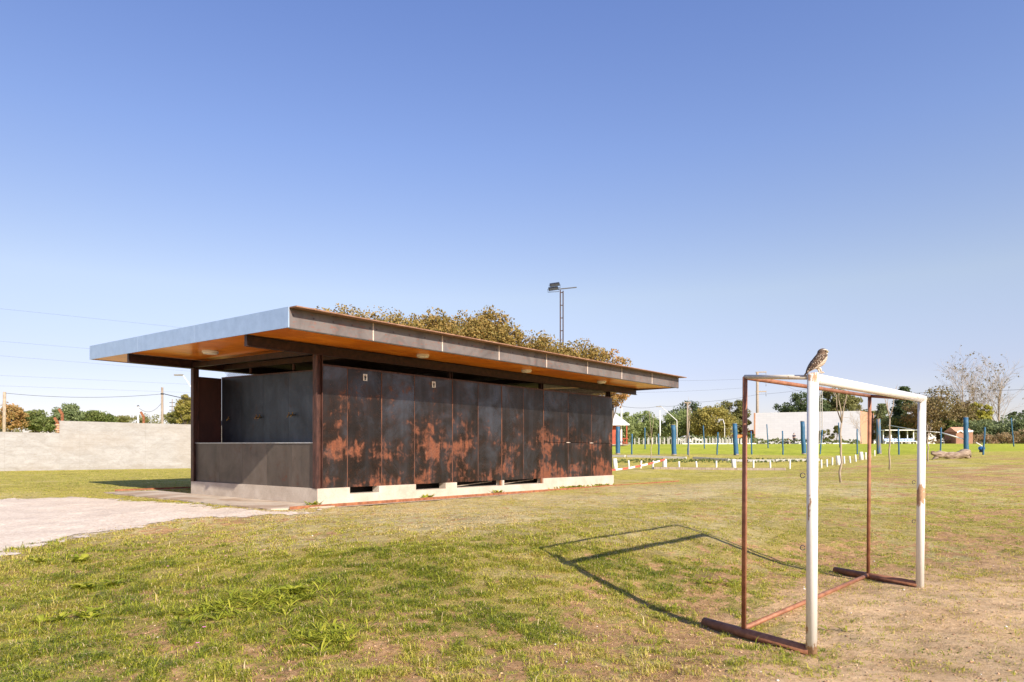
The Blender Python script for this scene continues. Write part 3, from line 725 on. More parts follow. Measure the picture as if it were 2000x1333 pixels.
# thin rust coloured seam strips between the panels, recessed
for i in range(1, len(ss)-1):
    hw_ = .011 if i in (2, 4, 6, 8) else .007
    MB().box((ss[i]-hw_, -.0068, F0+.002), (ss[i]+hw_, .028, F0+PH-.002)).build('panel_seam', M['seam_rust'], bld)
MB().box((ss[0], .004, F0+PH), (LEN, .045, F0+PH+.035)).build('head_rail', M['steel_post'], bld)
# pictogram signs
for pxs in (712.5, 846.5):
    s_ = sof(pxs); mb = MB(); z0 = F0+PH-.15
    mb.box((s_-.055, -.016, z0-.07), (s_+.055, -.008, z0+.07)); sg = mb.build('sign_plate', M['white_plain'], bld)
    mb = MB(); y0, y1 = -.020, -.0165
    mb.box((s_-.016, y0, z0-.012), (s_+.016, y1, z0+.028)); mb.box((s_-.026, y0, z0-.008), (s_-.019, y1, z0+.026)); mb.box((s_+.019, y0, z0-.008), (s_+.026, y1, z0+.026))
    mb.box((s_-.016, y0, z0-.055), (s_-.002, y1, z0-.012)); mb.box((s_+.002, y0, z0-.055), (s_+.016, y1, z0-.012))
    mb.tube([(s_, y0, z0+.043), (s_, y1, z0+.043)], .011, 12)
    mb.build('figure_symbol', M['black'], sg)
# vents: dark boards deep inside, small steel posts
for (a, b) in vents[2:]:
    MB().box((b-.03, -.02, zt+.002), (b+.0, .03, F0-.002)).build('vent_stud', M['rust'], bld)
    MB().beam((a+.1, .13, zt+.03), (b-.15, .18, F0-.03), .03, .02).build('vent_slat', M['wood_grey'], bld)
# side low wall (facing the camera's left) and coping
wl = [0.10, .95, 1.95, 3.0, 4.1, WID-.06]
for i in range(len(wl)-1):
    a, b = wl[i], wl[i+1]-.005
    za, zb = F0+.895+.008*a, F0+.895+.008*b
    mb = MB(); mb.add([(0,a,F0),(.04,a,F0),(.04,b,F0),(0,b,F0),(0,a,za),(.04,a,za),(.04,b,zb),(0,b,zb)], [(0,3,2,1),(4,5,6,7),(0,1,5,4),(1,2,6,5),(2,3,7,6),(3,0,4,7)])
    mb.build('low_wall_panel', M['steel_low'], bld)
mb = MB(); mb.beam((.10, .09, F0+.905), (.10, WID-.06, F0+.905+.008*5.3), .24, .018); mb.build('basin_coping', M['galv'], bld)
MB().box((.22, .1, F0+.70), (REC-.02, WID-.08, F0+.72)).build('wash_basin', M['galv'], bld)
MB().box((.20, .1, F0+.02), (.215, WID-.08, F0+.89)).build('basin_wall', M['dark_in'], bld)
# recess wall with taps
wr = [.035, 1.1, 2.2, 3.3, 4.35, WID-.03]
for i in range(len(wr)-1):
    a, b = wr[i], wr[i+1]-.004; za, zb = F0+2.44+a*SL, F0+2.44+b*SL
    mb = MB(); mb.add([(REC,a,F0),(REC+.03,a,F0),(REC+.03,b,F0),(REC,b,F0),(REC,a,za),(REC+.03,a,za),(REC+.03,b,zb),(REC,b,zb)], [(0,3,2,1),(4,5,6,7),(0,1,5,4),(1,2,6,5),(2,3,7,6),(3,0,4,7)])
    mb.build('recess_panel', M['steel_side'], bld)
for pxs in (508, 572, 450):
    U = (pxs-1000)/F_PX; b_ = C0+EX*REC; wv = (b_.x-U*b_.y)/(U*EY.y-EY.x)
    z0 = F0+.705+.85
    t_ = MB()
    for dw in ((-.07, .07) if pxs != 450 else (0,)):
        t_.tube([(REC-.002, wv+dw, z0), (REC-.07, wv+dw, z0), (REC-.10, wv+dw, z0-.05)], [.014, .014, .011], 8)
        t_.tube([(REC-.05, wv+dw, z0), (REC-.05, wv+dw, z0+.05)], .009, 8); t_.tube([(REC-.05, wv+dw-.03, z0+.052), (REC-.05, wv+dw+.03, z0+.052)], .007, 6)
    if pxs != 450: t_.tube([(REC-.02, wv-.07, z0), (REC-.02, wv+.07, z0)], .01, 8)
    t_.build('tap', M['brass'], bld)
# back and end walls
MB().box((.02, WID-.03, F0), (REC-.003, WID, F0+2.44+WID*SL)).build('recess_end_wall', M['red_board'], bld)
for i in range(9):
    a = REC+.035+i*(LEN-REC-.06)/9; b = a+(LEN-REC-.06)/9-.006
    MB().box((a, WID-.03, F0), (b, WID, F0+2.44+WID*SL)).build('back_panel', M['steel_side'], bld)
for i in range(5):
    a = .04+i*(WID-.08)/5; b = a+(WID-.08)/5-.005
    za, zb = F0+2.44, F0+2.44
    MB().box((LEN-.03, a, F0), (LEN, b, za)).build('end_panel', M['steel_wall'], bld)
# interior partitions, dark
for s_ in (3.3, 5.3, 8.0): MB().box((s_, .06, F0), (s_+.04, WID-.05, F0+2.3)).build('partition', M['red_board'], bld)
# columns: H profile
def column(s_, wv, top, name='column', d=.11, mat='steel_post'):
    mb = MB(); h = d/2
    mb.box((s_-h, wv-h, F0), (s_-h+.012, wv+h, top)); mb.box((s_+h-.012, wv-h, F0), (s_+h, wv+h, top)); mb.box((s_-h+.012, wv-.006, F0), (s_+h-.012, wv+.006, top))
    mb.box((s_-h-.01, wv-h-.01, F0), (s_+h+.01, wv-h+.004, F0+.012))
    return mb.build(name, M[mat], bld)
zb_f = F0+2.64; zb_b = zb_f+.175
column(.0, .02, zb_f, d=.14); column(.0, WID-.02, zb_b-.005, d=.14)
for s_ in (ss[4], ss[8]): column(s_, .09, zb_f, d=.10, mat='steel_frame')
column(LEN-.03, .09, zb_f, d=.10, mat='steel_frame'); column(LEN-.03, WID-.09, zb_b-.005, d=.10, mat='steel_frame')
# edge trims beside the corner column
MB().box((.075, -.008, F0), (ss[0]-.004, .03, F0+PH)).build('corner_trim', M['steel_post'], bld)
# beams along the building (front and back), web and flanges
def ibeam(s0, s1, wv, z0, h, name='roof_beam', fl=.09):
    mb = MB(); mb.box((s0, wv-fl/2, z0), (s1, wv+fl/2, z0+.012)); mb.box((s0, wv-fl/2, z0+h-.012), (s1, wv+fl/2, z0+h)); mb.box((s0, wv-.006, z0+.012), (s1, wv+.006, z0+h-.012))
    mb.box((s0-.008, wv-fl/2, z0+.0), (s0-.001, wv+fl/2, z0+h))
    return mb.build(name, M['steel_frame'], bld)
ibeam(-1.50, 12.28, .02, zb_f, .20); ibeam(-1.50, 12.28, WID+.08, zb_b, .20)
# cross beams under the roof
for s_ in (.0, REC+.1, ss[4], ss[8], LEN-.03):
    mb = MB(); mb.beam((s_, .07, zb_f+.09), (s_, WID+.03, zb_b+.08), .07, .12); mb.build('cross_beam', M['steel_frame'], bld)
mb = MB(); mb.beam((REC, .05, F0+2.455), (REC, WID-.05, F0+2.455+WID*SL), .03, .03); mb.build('recess_rail', M['steel_post'], bld)
for wv in (2.0, 3.9): MB().box((REC+.0, wv, F0+2.50+wv*SL), (REC+.04, wv+.04, F0+2.64+wv*SL)).build('rail_stub', M['steel_post'], bld)
# clerestory mesh: woven wires
def wiremesh(s0, s1, wv, z0, z1, pitch=.045):
    mb = MB(); h = z1-z0; n = int((s1-s0)/pitch)
    for i in range(n):
        a = s0+i*pitch
        mb.beam((a, wv, z0), (min(a+h, s1), wv, z0+min(h, s1-a)), .006, .006, up=(0,1,0)); mb.beam((a, wv+.004, z1), (min(a+h, s1), wv+.004, z1-min(h, s1-a)), .006, .006, up=(0,1,0))
    return mb.build('wire_mesh', M['grey_metal'], bld)
wiremesh(REC+.06, LEN-.1, WID-.015, F0+2.44+WID*SL, zb_b)
wiremesh(ss[8]+.05, LEN-.1, .12, F0+2.475, zb_f)
# roof: soffit, sheet, fascias
RS0, RS1, RW0, RW1 = -1.54, 12.36, -1.48, 7.80
def slabq(s0, s1, w0, w1, dz0, dz1):
    vs = [(s0,w0,soffz(w0)+dz0),(s1,w0,soffz(w0)+dz0),(s1,w1,soffz(w1)+dz0),(s0,w1,soffz(w1)+dz0),(s0,w0,soffz(w0)+dz1),(s1,w0,soffz(w0)+dz1),(s1,w1,soffz(w1)+dz1),(s0,w1,soffz(w1)+dz1)]
    return MB().add(vs, [(0,3,2,1),(4,5,6,7),(0,1,5,4),(1,2,6,5),(2,3,7,6),(3,0,4,7)])
slabq(RS0+.02, RS1-.02, RW0+.02, RW1-.02, .0, .03).build('soffit', M['plywood'], bld)
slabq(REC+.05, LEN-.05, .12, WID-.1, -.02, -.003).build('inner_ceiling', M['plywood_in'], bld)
slabq(RS0, RS1+.14, RW0-.22, RW1+.02, .312, .332).build('roof_sheet', M['roof_sheet'], bld)
fs = [RS0]+[ (lambda p_: (lambda U, b: (U*b.y-b.x)/(EX.x-U*EX.y))((p_-1000)/F_PX, C0+EY*RW0))(p_) for p_ in (729, 864, 974.7, 1067.5, 1147.5, 1214.3, 1273.4)]+[RS1]
for i in range(len(fs)-1):
    a, b = fs[i]+(.0 if i == 0 else .006), fs[i+1]-.006
    zf = soffz(RW0); pnl = MB().box((a, RW0, zf-.012), (b, RW0+.018, zf+.310)).build('fascia_panel', M['fascia_front'], bld)
    nb = 5; mbb = MB()
    for k in range(nb):
        sb_ = a+(b-a)*(.04+.92*k/(nb-1)); MB().tube([(sb_, RW0-.006, zf+.205), (sb_, RW0-.0005, zf+.205)], .016, 8).build('bolt', M['bolt'], pnl)
    if i: MB().box((fs[i]-.014, RW0-.006, zf-.012), (fs[i]+.010, RW0+.0, zf+.308)).build('fascia_seam', M['seam'], bld)
MB().box((RS0, RW0+.001, soffz(RW0)-.03), (RS1, RW0+.022, soffz(RW0)-.013)).build('fascia_lip', M['dark_line'], bld)
def sidefascia(s0, s1, w0, w1, mat, name='fascia_panel'):
    vs = [(s0,w0,soffz(w0)-.012),(s1,w0,soffz(w0)-.012),(s1,w1,soffz(w1)-.012),(s0,w1,soffz(w1)-.012),(s0,w0,soffz(w0)+.333),(s1,w0,soffz(w0)+.333),(s1,w1,soffz(w1)+.333),(s0,w1,soffz(w1)+.333)]
    return MB().add(vs, [(0,3,2,1),(4,5,6,7),(0,1,5,4),(1,2,6,5),(2,3,7,6),(3,0,4,7)]).build(name, mat, bld)
def wof(px, s=RS0):
    U = (px-1000)/F_PX; b = C0+EX*s; return (b.x-U*b.y)/(U*EY.y-EY.x)
wf = [RW0-.004, wof(381.8), wof(270.6), RW1]
for i in range(3):
    sidefascia(RS0-.02, RS0-.001, wf[i]+(.004 if i else 0), wf[i+1]-.004, M['fascia_left'])
    if i: sidefascia(RS0-.016, RS0-.002, wf[i]-.004, wf[i]+.004, M['seam'], 'fascia_seam')
MB().box((RS1+.001, RW0, soffz(RW0)-.012), (RS1+.02, RW1-.02, soffz(RW0)+.300)).build('fascia_panel', M['fascia_front'], bld)
MB().box((RS0, RW1-.018, soffz(RW1)-.012), (RS1, RW1, soffz(RW1)+.305)).build('fascia_panel', M['fascia_front'], bld)
# round ceiling lamps
def ray_soffit(px, v):
    U = (px-1000)/F_PX; Vv = (HOR-v)/F_PX; best = None
    for Y in np.linspace(8, 30, 4000):
        s_, wv = toB(U*Y, Y); zz_ = CAMZ+Vv*Y-GB
        if zz_ >= soffz(wv): return s_, wv
for (px, v, r_) in ((411, 685, .16), (826, 692, .125), (1028, 722, .125), (1175, 744, .125)):
    s_, wv = ray_soffit(px, v); z0 = soffz(wv)
    lm = MB().tube([(s_, wv, z0+.005), (s_, wv, z0-.05)], r_+.012, 24).build('ceiling_lamp', M['lamp_white'], bld)
    MB().tube([(s_, wv, z0-.05), (s_, wv, z0-.072), (s_, wv, z0-.08)], [r_, r_*.95, r_*.7], 24).build('lamp_cover', M['lamp_white'], lm)

# slab, edging strips
mb = MB(); rng = random.Random(4)
pl = [(-1.22,-.35),(-.05,-.62),(-.0,-.065),(-.065,-.065),(-.065,5.5),(-.0,7.6),(-1.25,7.75)]
n_ = len(pl)
def ragged(pl):
    out = []
    for i in range(len(pl)):
        a = pl[i]; b = pl[(i+1) % len(pl)]; k = max(1, int(math.hypot(b[0]-a[0], b[1]-a[1])/.25))
        rag = (i in (0, 6))
        for j in range(k):
            t = j/k; out.append((a[0]+(b[0]-a[0])*t+(rng.uniform(-.03,.03) if rag and j else 0), a[1]+(b[1]-a[1])*t+(rng.uniform(-.03,.03) if rag and j else 0)))
    return out
pl2 = ragged(pl); n_ = len(pl2)
vs = [(a, b, -.1) for a, b in pl2]+[(a, b, .028) for a, b in pl2]
mb.add(vs, [tuple(range(n_-1, -1, -1)), tuple(range(n_, 2*n_))]+[(i, (i+1) % n_, n_+(i+1) % n_, n_+i) for i in range(n_)])
sl_ = mb.build('pavement', M['slab'], None, (C0.x, C0.y, GB), ANG); tag(sl_, kind='structure')
mb = MB(); zed = lambda s_, wv: float(gz1(*Bw(s_, wv).xy))-GB
def strip(name, s0, s1, wv, mat, h=.06, label=None, dz=0, thick=.012, n=10):
    mb = MB(); e = empty(name, (*Bw(s0, wv).xy, gz1(*Bw(s0, wv).xy)), ANG, label, 'edging')
    z0 = gz1(*Bw(s0, wv).xy)
    pts = [(s_-s0, 0, (CAMZ-1.045+.01*(s_-s0)/12 - z0)+dz) for s_ in np.linspace(s0, s1, n)]
    for a, b in zip(pts[:-1], pts[1:]):
        mb.beam((a[0], 0, a[2]+h/2-.01), (b[0], 0, b[2]+h/2-.01), thick, h)
    mb.build('upright_flange', mat, e)
    mb = MB()
    for a, b in zip(pts[:-1], pts[1:]): mb.beam((a[0], -.05, a[2]+.004), (b[0], -.05, b[2]+.004), .09, .008)
    mb.build('flat_flange', M['wood_grey'], e)
    return e
strip('steel_edging', -.95, 14.3, -.52, M['rust_edge'], .075, 'long rusty steel edging strip along the grass before the rusty panels', 0.0)
strip('steel_edging', -.9, 4.6, 8.0, M['rust_edge'], .06, 'rusty steel edging behind the concrete slab left of the pavilion', .03)

# ------------------------------------------------------------------ goal
NB = Vector((2.11, 4.81)); FB = Vector((4.17, 6.98)); NR = Vector((1.82, 5.36)); FR = Vector((3.945, 7.56))
goal = empty('football_goal', (NB.x, NB.y, CAMZ-1.425), 0, 'small football goal of chipped white and rusty brown pipes on bare soil', 'goal')
O = goal.location.copy()
def W2(p): return Vector(p)-O
zn_, zf_ = CAMZ-1.415, CAMZ-1.375; zT = CAMZ+.562; zTf = CAMZ+.60
gb = lambda p, z: Vector((p.x, p.y, z))
def pipe(name, pts, r, mat, n=20):
    return MB().tube([W2(p) for p in pts], r, n).build(name, mat, goal)
lean = Vector((.010, 0, 0))
pipe('front_post', [gb(NB, zn_-.02), gb(NB, zT)+lean], .0378, M['white_paint'])
pipe('front_post', [gb(FB, zf_-.02), gb(FB, zTf-.03)+lean*2.2], .0378, M['white_paint'])
cb = pipe('crossbar', [gb(NB, zT-.037)+lean+Vector((.0,.0,0)), gb(FB, zTf-.045)+lean*2.2+Vector((.03,.03,0))], .0378, M['white_paint'])
pipe('rear_post', [gb(NR, zn_), gb(NR, zT+.033)+lean], .019, M['rust'], 14)
pipe('rear_post', [gb(FR, zf_), gb(FR, zTf+.03)+lean*1.6], .019, M['rust'], 14)
md = (NR.lerp(FR, .35))
pipe('rear_top_bar', [gb(NR, zT+.03)+lean, gb(md, zT+.045)+lean, gb(FR, zTf+.03)+lean*1.6], .018, M['rust'], 14)
pipe('side_top_bar', [gb(NR, zT+.035)+lean, gb(NB, zT-.03)+lean], .017, M['white_rust'], 14)
pipe('side_top_bar', [gb(FR, zTf+.03)+lean*1.6, gb(FB, zTf-.05)+lean*2], .018, M['rust'], 14)
dn = (NR-NB).normalized(); df = (FR-FB).normalized()
gS = lambda p: float(gsurf(np.array([p.x]), np.array([p.y]))[0])
def bar_pts(p, q, r_, n=9): return [gb(p.lerp(q, k/n), gS(p.lerp(q, k/n))+r_*.55) for k in range(n+1)]
def lift(pts):
    a_, b_ = pts[0], pts[-1]; up_ = max(0, max(p_.z-(a_.z+(b_.z-a_.z)*i/(len(pts)-1)) for i, p_ in enumerate(pts)))
    return [a_+Vector((0,0,up_)), b_+Vector((0,0,up_))]
pipe('ground_bar', lift(bar_pts(NB, NB+dn*1.05, .036)), .042, M['rust'])
pipe('ground_bar', lift(bar_pts(FB, FB+df*1.08, .042)), .037, M['rust'])
pipe('rear_ground_bar', lift(bar_pts(NR+dn*.05, FR, .030)), .021, M['rust'], 14)
for (P_, zz_) in [(NB, zT-.20), (NB, zT-.72), (NB, zT-1.23), (FB, zTf-.9), (FB, zTf-1.3)]:
    c = gb(P_, zz_)+Vector((-.062, .0, 0)); MB().tube([W2(c+Vector((.017*math.cos(t), 0, .017*math.sin(t)))) for t in np.linspace(.3, 5.9, 14)], .003, 6).build('net_hook', M['dark_metal'], goal)

# owl on the crossbar
def owl():
    dvec = (FB-NB).normalized(); base = Vector((NB.x+.045+dvec.x*.03, NB.y+dvec.y*.03, zT+.004))
    a = N('owl_plumage'); tc = a.coord(); s = a.n('SeparateXYZ'); a.l(tc, s.inputs[0])
    v = a.n('TexVoronoi'); v.inputs['Scale'].default_value = 95; a.l(tc, v.inputs['Vector'])
    back = a.mix(a.math('LESS_THAN', v.outputs['Distance'], .30), a.ramp(a.noise(60, 4, .6), [(.35, (.035,.020,.012)), (.65, (.12,.070,.042))]), (.48,.40,.31))
    bars = a.math('SINE', a.math('MULTIPLY', a.math('ADD', s.outputs[2], a.math('MULTIPLY', a.noise(40), .012)), 560))
    belly = a.mix(a.math('MULTIPLY', a.math('GREATER_THAN', bars, .35), .55), (.55,.46,.36), (.22,.13,.075))
    # front/belly mask in object space: +x side is the chest
    mk = a.math('MULTIPLY', a.math('SUBTRACT', a.math('ADD', a.math('SUBTRACT', s.outputs[0], a.math('MULTIPLY', s.outputs[2], 1.04)), a.math('MULTIPLY', a.noise(50), .02)), -.072), 120, True)
    body = a.setc(a.mix(mk, back, belly), .9)
    hd = N('owl_head'); hv = hd.noise(90, 4, .6); head = hd.setc(hd.ramp(hv, [(.4, (.07,.042,.026)), (.6, (.20,.13,.085))]), .9)
    mats = [body, head, simple('owl_white', (.66,.58,.48), (.78,.72,.62), 60, .9), simple('owl_eye', (.55,.40,.04), (.65,.5,.06), 30, .2), M['black'], simple('owl_beak', (.45,.38,.20), (.5,.44,.26), 30, .5), simple('owl_leg', (.60,.50,.38), (.7,.6,.48), 60, .8)]
    mb = MB()
    # body: rings along a leaning axis (tail low at -x, chest at +x), local z up, feet at z = 0
    prof = [(-.088,.004,.004,.006), (-.078,.013,.013,.014), (-.060,.024,.027,.024), (-.042,.036,.040,.034), (-.030,.048,.048,.040), (-.018,.063,.052,.044), (-.008,.080,.052,.045), (.001,.096,.049,.044), (.009,.112,.045,.041), (.016,.127,.039,.037), (.021,.140,.035,.035), (.022,.152,.033,.035), (.022,.162,.027,.030), (.022,.169,.018,.020), (.022,.173,.006,.007)]
    n = 24; rings = []
    for i, (px_, pz, rx, ry) in enumerate(prof):
        rings.append([Vector((px_+rx*math.cos(t), ry*math.sin(t), pz)) for t in [2*math.pi*k/n for k in range(n)]])
    for i in range(len(rings)-1):
        mi = 0 if i < 9 else 1
        mb.add(rings[i]+rings[i+1], [(k, (k+1) % n, n+(k+1) % n, n+k) for k in range(n)], mi, True)
    mb.add(rings[-1], [tuple(range(n))], 1); mb.add(rings[0], [tuple(range(n-1,-1,-1))], 0)
    # wings folded at the sides
    for sy in (-1, 1):
        rw = []
        for (px_, pz, hw, yy) in [(.008,.118,.008,.041),(-.004,.102,.022,.046),(-.018,.082,.028,.047),(-.034,.060,.027,.043),(-.052,.040,.022,.036),(-.070,.022,.015,.024),(-.090,.004,.005,.010)]:
            rw.append([Vector((px_-hw, sy*yy*.80, pz+hw*.2)), Vector((px_, sy*yy*1.04, pz)), Vector((px_+hw, sy*yy*.90, pz-hw*.35))])
        for a_, b_ in zip(rw[:-1], rw[1:]): mb.add(a_+b_, [(0,1,4,3),(1,2,5,4)], 0, True)
    # tail
    mb.add([(-.084,-.012,.016),(-.084,.012,.016),(-.108,.010,-.016),(-.108,-.010,-.016),(-.074,-.010,.008),(-.074,.010,.008),(-.102,.008,-.018),(-.102,-.008,-.018)],
           [(0,1,2,3),(7,6,5,4),(0,4,5,1),(1,5,6,2),(2,6,7,3),(3,7,4,0)], 0)
    # face: white brows, eyes, beak (head turned towards +x, a little to the camera)
    fq = Matrix.Translation((.022, 0, .148)) @ Matrix.Rotation(R(-48), 4, 'Z') @ Matrix.Diagonal((1.08, 1.12, 1.12, 1))
    for sy in (-1, 1):
        mb.ellipsoid((.0235, sy*.0125, .000), (.006, .0095, .008), 1, M=fq); mb.ellipsoid((.0290, sy*.0125, .000), (.0036, .0075, .0058), 4, 12, 8, M=fq); mb.ellipsoid((.0318, sy*.0120, .001), (.0012, .0032, .0028), 3, 10, 6, M=fq)
        pts = [fq @ Vector(p) for p in ((.029, sy*.002, .004), (.0275, sy*.010, .0105), (.019, sy*.0215, .011), (.010, sy*.0265, .007))]
        mb.tube(pts, [.0018, .003, .003, .0015], 6, 2)
    mb.ellipsoid((.026, 0, -.012), (.006, .015, .006), 2, M=fq)
    mb.tube([fq @ Vector((.028, 0, .001)), fq @ Vector((.036, 0, -.004)), fq @ Vector((.034, 0, -.011))], [.004, .003, .0008], 8, 5)
    # legs and toes
    for sy in (-1, 1):
        mb.tube([(-.020, sy*.016, .046), (.002, sy*.016, .024), (.004, sy*.015, .006)], [.012, .007, .0042], 8, 6)
        for an in (-.45, 0, .45): mb.tube([(.004, sy*.015, .006), (.004+.014*math.cos(an), sy*.015+.014*math.sin(an), .005), (.004+.024*math.cos(an), sy*.015+.024*math.sin(an), -.003)], [.0036, .003, .0014], 6, 6)
        mb.tube([(.004, sy*.015, .006), (-.010, sy*.015, -.001)], [.0034, .0016], 6, 6)
    o = mb.build('owl', mats, None, base)
    o.scale = (1.0, 1.0, 1.0)
    return tag(o, 'small brown speckled owl with white brows perched on the white crossbar', 'owl')
owl()

# ------------------------------------------------------------------ wall on the left
WA = Vector((-17.6, 38)); wd_ = Vector((EX.x, EX.y)); 
def wallpt(px):
    U = (px-1000)/F_PX; t = (U*WA.y-WA.x)/(wd_.x-U*wd_.y); return t
t0 = wallpt(-60)-14; t1 = wallpt(115); t2 = t1+38
wbase = WA+wd_*t0; wall = empty('boundary_wall', (wbase.x, wbase.y, gz1(*wbase)), ANG, 'long pale rough plastered boundary wall behind the grass', 'wall')
def wallseg(a, b, za, zb, name, n=30):
    mb = MB(); k = [a+(b-a)*i/n for i in range(n+1)]; vs = []
    for t in k:
        g_ = gz1(*(WA+wd_*t))-wall.location.z; zt_ = za+(zb-za)*(t-a)/(b-a)-wall.location.z
        vs += [(t-t0, -.1, g_-.4), (t-t0, .1, g_-.4), (t-t0, .1, zt_), (t-t0, -.1, zt_)]
    fs_ = [(0,1,2,3), (n*4+3, n*4+2, n*4+1, n*4)]
    for i in range(n):
        for j in range(4): fs_.append((i*4+j, i*4+(j+1) % 4, i*4+4+(j+1) % 4, i*4+4+j))
    mb.add(vs, fs_); return mb.build(name, M['plaster'], wall)
def Yw(px): p = WA+wd_*wallpt(px); return p.y
wallseg(t0, t1, zat(840.5, Yw(-10)), zat(846.5, Yw(112)), 'wall_section'); wallseg(t1+.002, t2, zat(822.3, Yw(116)), zat(830.3, Yw(382))+.07, 'wall_section')
mb = MB()
for i, t in enumerate(np.linspace(0, 1, 5)):
    pass
ptop = WA+wd_*t1
for k in range(4):
    z0 = zat(845, Yw(113))-wall.location.z+k*.11; MB().box((t1-t0-.10-.05*(k % 2), -.09, z0), (t1-t0-.004, .09, z0+.075)).build('broken_brick', M['brick_or'], wall)
# bent rusty brackets on the wall
for (px, v0, v1, lab) in ((122, 822, 799, 'bent rusty angle bracket standing on the wall step beside the round tree'), (281, 826, 805, 'bent rusty angle bracket on the wall beside the white pole'), (113, 838, 816, 'short rusty bracket leaning at the broken end of the higher wall')):
    t = wallpt(px); p = WA+wd_*t; Y = p.y; zb_ = zat(v0, Y); hh = zat(v1, Y)-zb_
    e = MB(); e.beam((0, 0, -.05), (0, 0, hh*.55), .09, .09, up=(0,1,0)); e.beam((0, 0, hh*.53), (-hh*.28, 0, hh), .09, .09, up=(0,1,0))
    tag(e.build('rusty_bracket', M['rust_edge'], None, (p.x, p.y, zb_)), lab, 'bracket', 'brackets on the boundary wall')

# ------------------------------------------------------------------ posts on the right
def bollard(px, v, hpx, thick, i, lab, grp):
    p = at(px, v); h = hpx/F_PX*p.y; r_ = .10 if thick else .042; rng = random.Random(i*7+1)
    mb = MB(); n = 12; lx = rng.uniform(-.04, .04)
    mb.tube([(0,0,-.12),(lx*.5, 0, h*.5),(lx, 0, h*.96),(lx, 0, h)], [r_*1.05, r_, r_*.97, r_*.8], n, 0, True, .05, rng)
    return tag(mb.build('bollard', M['white_wood'], None, p), lab, 'bollard', grp)
A = [(1202,916,20,1),(1228.5,915,15,0),(1251,915.5,15,0),(1274.5,915.5,15,0),(1298,917,20,1),(1326.5,916.5,15,0),(1361,917,15.5,0),(1399,916.5,16,0),(1434,917.5,20,1),(1471.5,916.5,16.5,0),(1504.5,917,16.5,0),(1542,916.5,17,0)]
labA = ['thick white bollard right beside the rusty pavilion corner, leftmost of all', 'thin white post just right of the thick bollard beside the pavilion', 'thin white post under the middle of the striped tape', 'thin white post crossed by the striped tape beside a sapling', 'thick white bollard that the striped tape is tied to', 'thin white post next right of the bollard holding the tape', 'thin leaning white post in front of the concrete kerb, second right of the tape bollard', 'thin white post just left of the thick bollard by the rusty goal pipe', 'thick white bollard nearest left of the rusty goal pipe', 'thin white post first right of the rusty goal pipe', 'thin white post at the right end of the lying timber beam', 'thin white post just left of the tall white goalpost']
for i, (a, b, c, d) in enumerate(A): bollard(a, b, c, d, i, labA[i], 'white posts across the grass')
Bp = [(1604,914.8,16.4,0),(1615,912.8,15,0),(1625.3,910,15,0),(1637.5,909,18,1),(1649,906.5,14.6,0),(1660.6,905,13.5,0),(1671.5,902.7,14,0),(1682.5,898.8,15.5,1),(1690.5,898,14,0),(1700,895.5,13,0),(1708,892,12,0)]
labB = ['thin white post first right of the tall white goalpost', 'thin white post second right of the tall white goalpost', 'thin white post just left of the thick leaning bollard by the sapling', 'thick leaning white bollard behind the forked sapling stem', 'thin white post first right of the forked sapling stem', 'thin white post second right of the forked sapling stem', 'thin white post just left of the widest far bollard', 'widest white bollard far off, just left of the rear rusty goal post', 'thin white post tight beside the widest far bollard', 'thin white post half hidden by the rear rusty goal post', 'farthest thin white post, beside the worn blue trunk']
for i, (a, b, c, d) in enumerate(Bp): bollard(a, b, c, d, i+20, labB[i], 'white posts receding across the grass')

def bluepost(px, v, vtop, dx=0, thick=False, Y=None, worn=False, lab='', grp='', i=0):
    p = at(px, v) if Y is None else gp(px, Y); h = (v-vtop)/F_PX*p.y; r_ = .152 if thick else .05; rng = random.Random(i+300)
    ex = dx/F_PX*p.y; mb = MB(); pts = []; rad = []
    for k in range(7):
        t = k/6; pts.append((ex*t+(rng.uniform(-.012,.012) if 0 < k < 6 else 0)*(2 if thick else 1), 0, -.2*(1-t)+h*t)); rad.append(r_*(1.06-.10*t)*rng.uniform(.96,1.04))
    mb.tube(pts, rad, 14 if thick else 8)
    e = empty('blue_post', p, 0, lab, 'post', grp)
    mb.build('shaft', M['blue_worn'] if worn else M['blue_paint'], e)
    if thick:
        MB().tube([(ex, 0, h+.001), (ex, 0, h+.035)], [r_*.96, r_*.92], 14).build('post_top', M['cut_wood'], e)
        MB().tube([(0, 0, .0), (0, 0, .09)], r_*1.09, 14).build('bare_foot', M['cut_wood'], e)
    return e
thickp = [(1207,888,834,0,0,'thick blue post in front of the red cabin'),(1316.5,890,831,-2,0,'thick blue post standing behind the long concrete kerb, in front of willows'),(1438,889.5,828,-3,0,'thick blue post just left of the rusty goal pipe'),(1570,888.5,824,-3,0,'thick blue post touching the left edge of the tall white goalpost'),(1717,888,820,-2,1,'thick worn blue trunk with grey wood showing, beside the rear goal post'),(1887,884,816,-1,0,'thick blue post behind the fallen log')]
for i, (px, v, vt, dx, wn, lb) in enumerate(thickp): bluepost(px, v, vt, dx, True, None, wn, lb, 'thick blue posts along the field', i)
thin = [(1233.5,888.5,848,1,'thin blue post right of the post before the red cabin'),(1287,889,848,-1,'thin blue post left of the willow-backed thick post'),(1343,889,846,2,'thin blue post with a sapling stem beside it'),(1400,889,845,2,'thin blue post left of the thick post by the rusty goal pipe'),(1468,888.5,843,-1,'thin blue post just right of the rusty goal pipe'),(1529.5,889,842,-1.5,'thin blue post left of the standing person'),(1601,888,840,5,'thin blue post leaning right beside the tall white goalpost'),(1674,888,839,0,'thin blue post before the corner of the white block building'),(1755.5,888.5,838,-1,'thin blue post before the blue team seats'),(1836.5,886,836,1.5,'thin blue post behind the left part of the fallen log'),(1919.5,889,835,4,'thin blue post leaning right beside the sprinkler')]
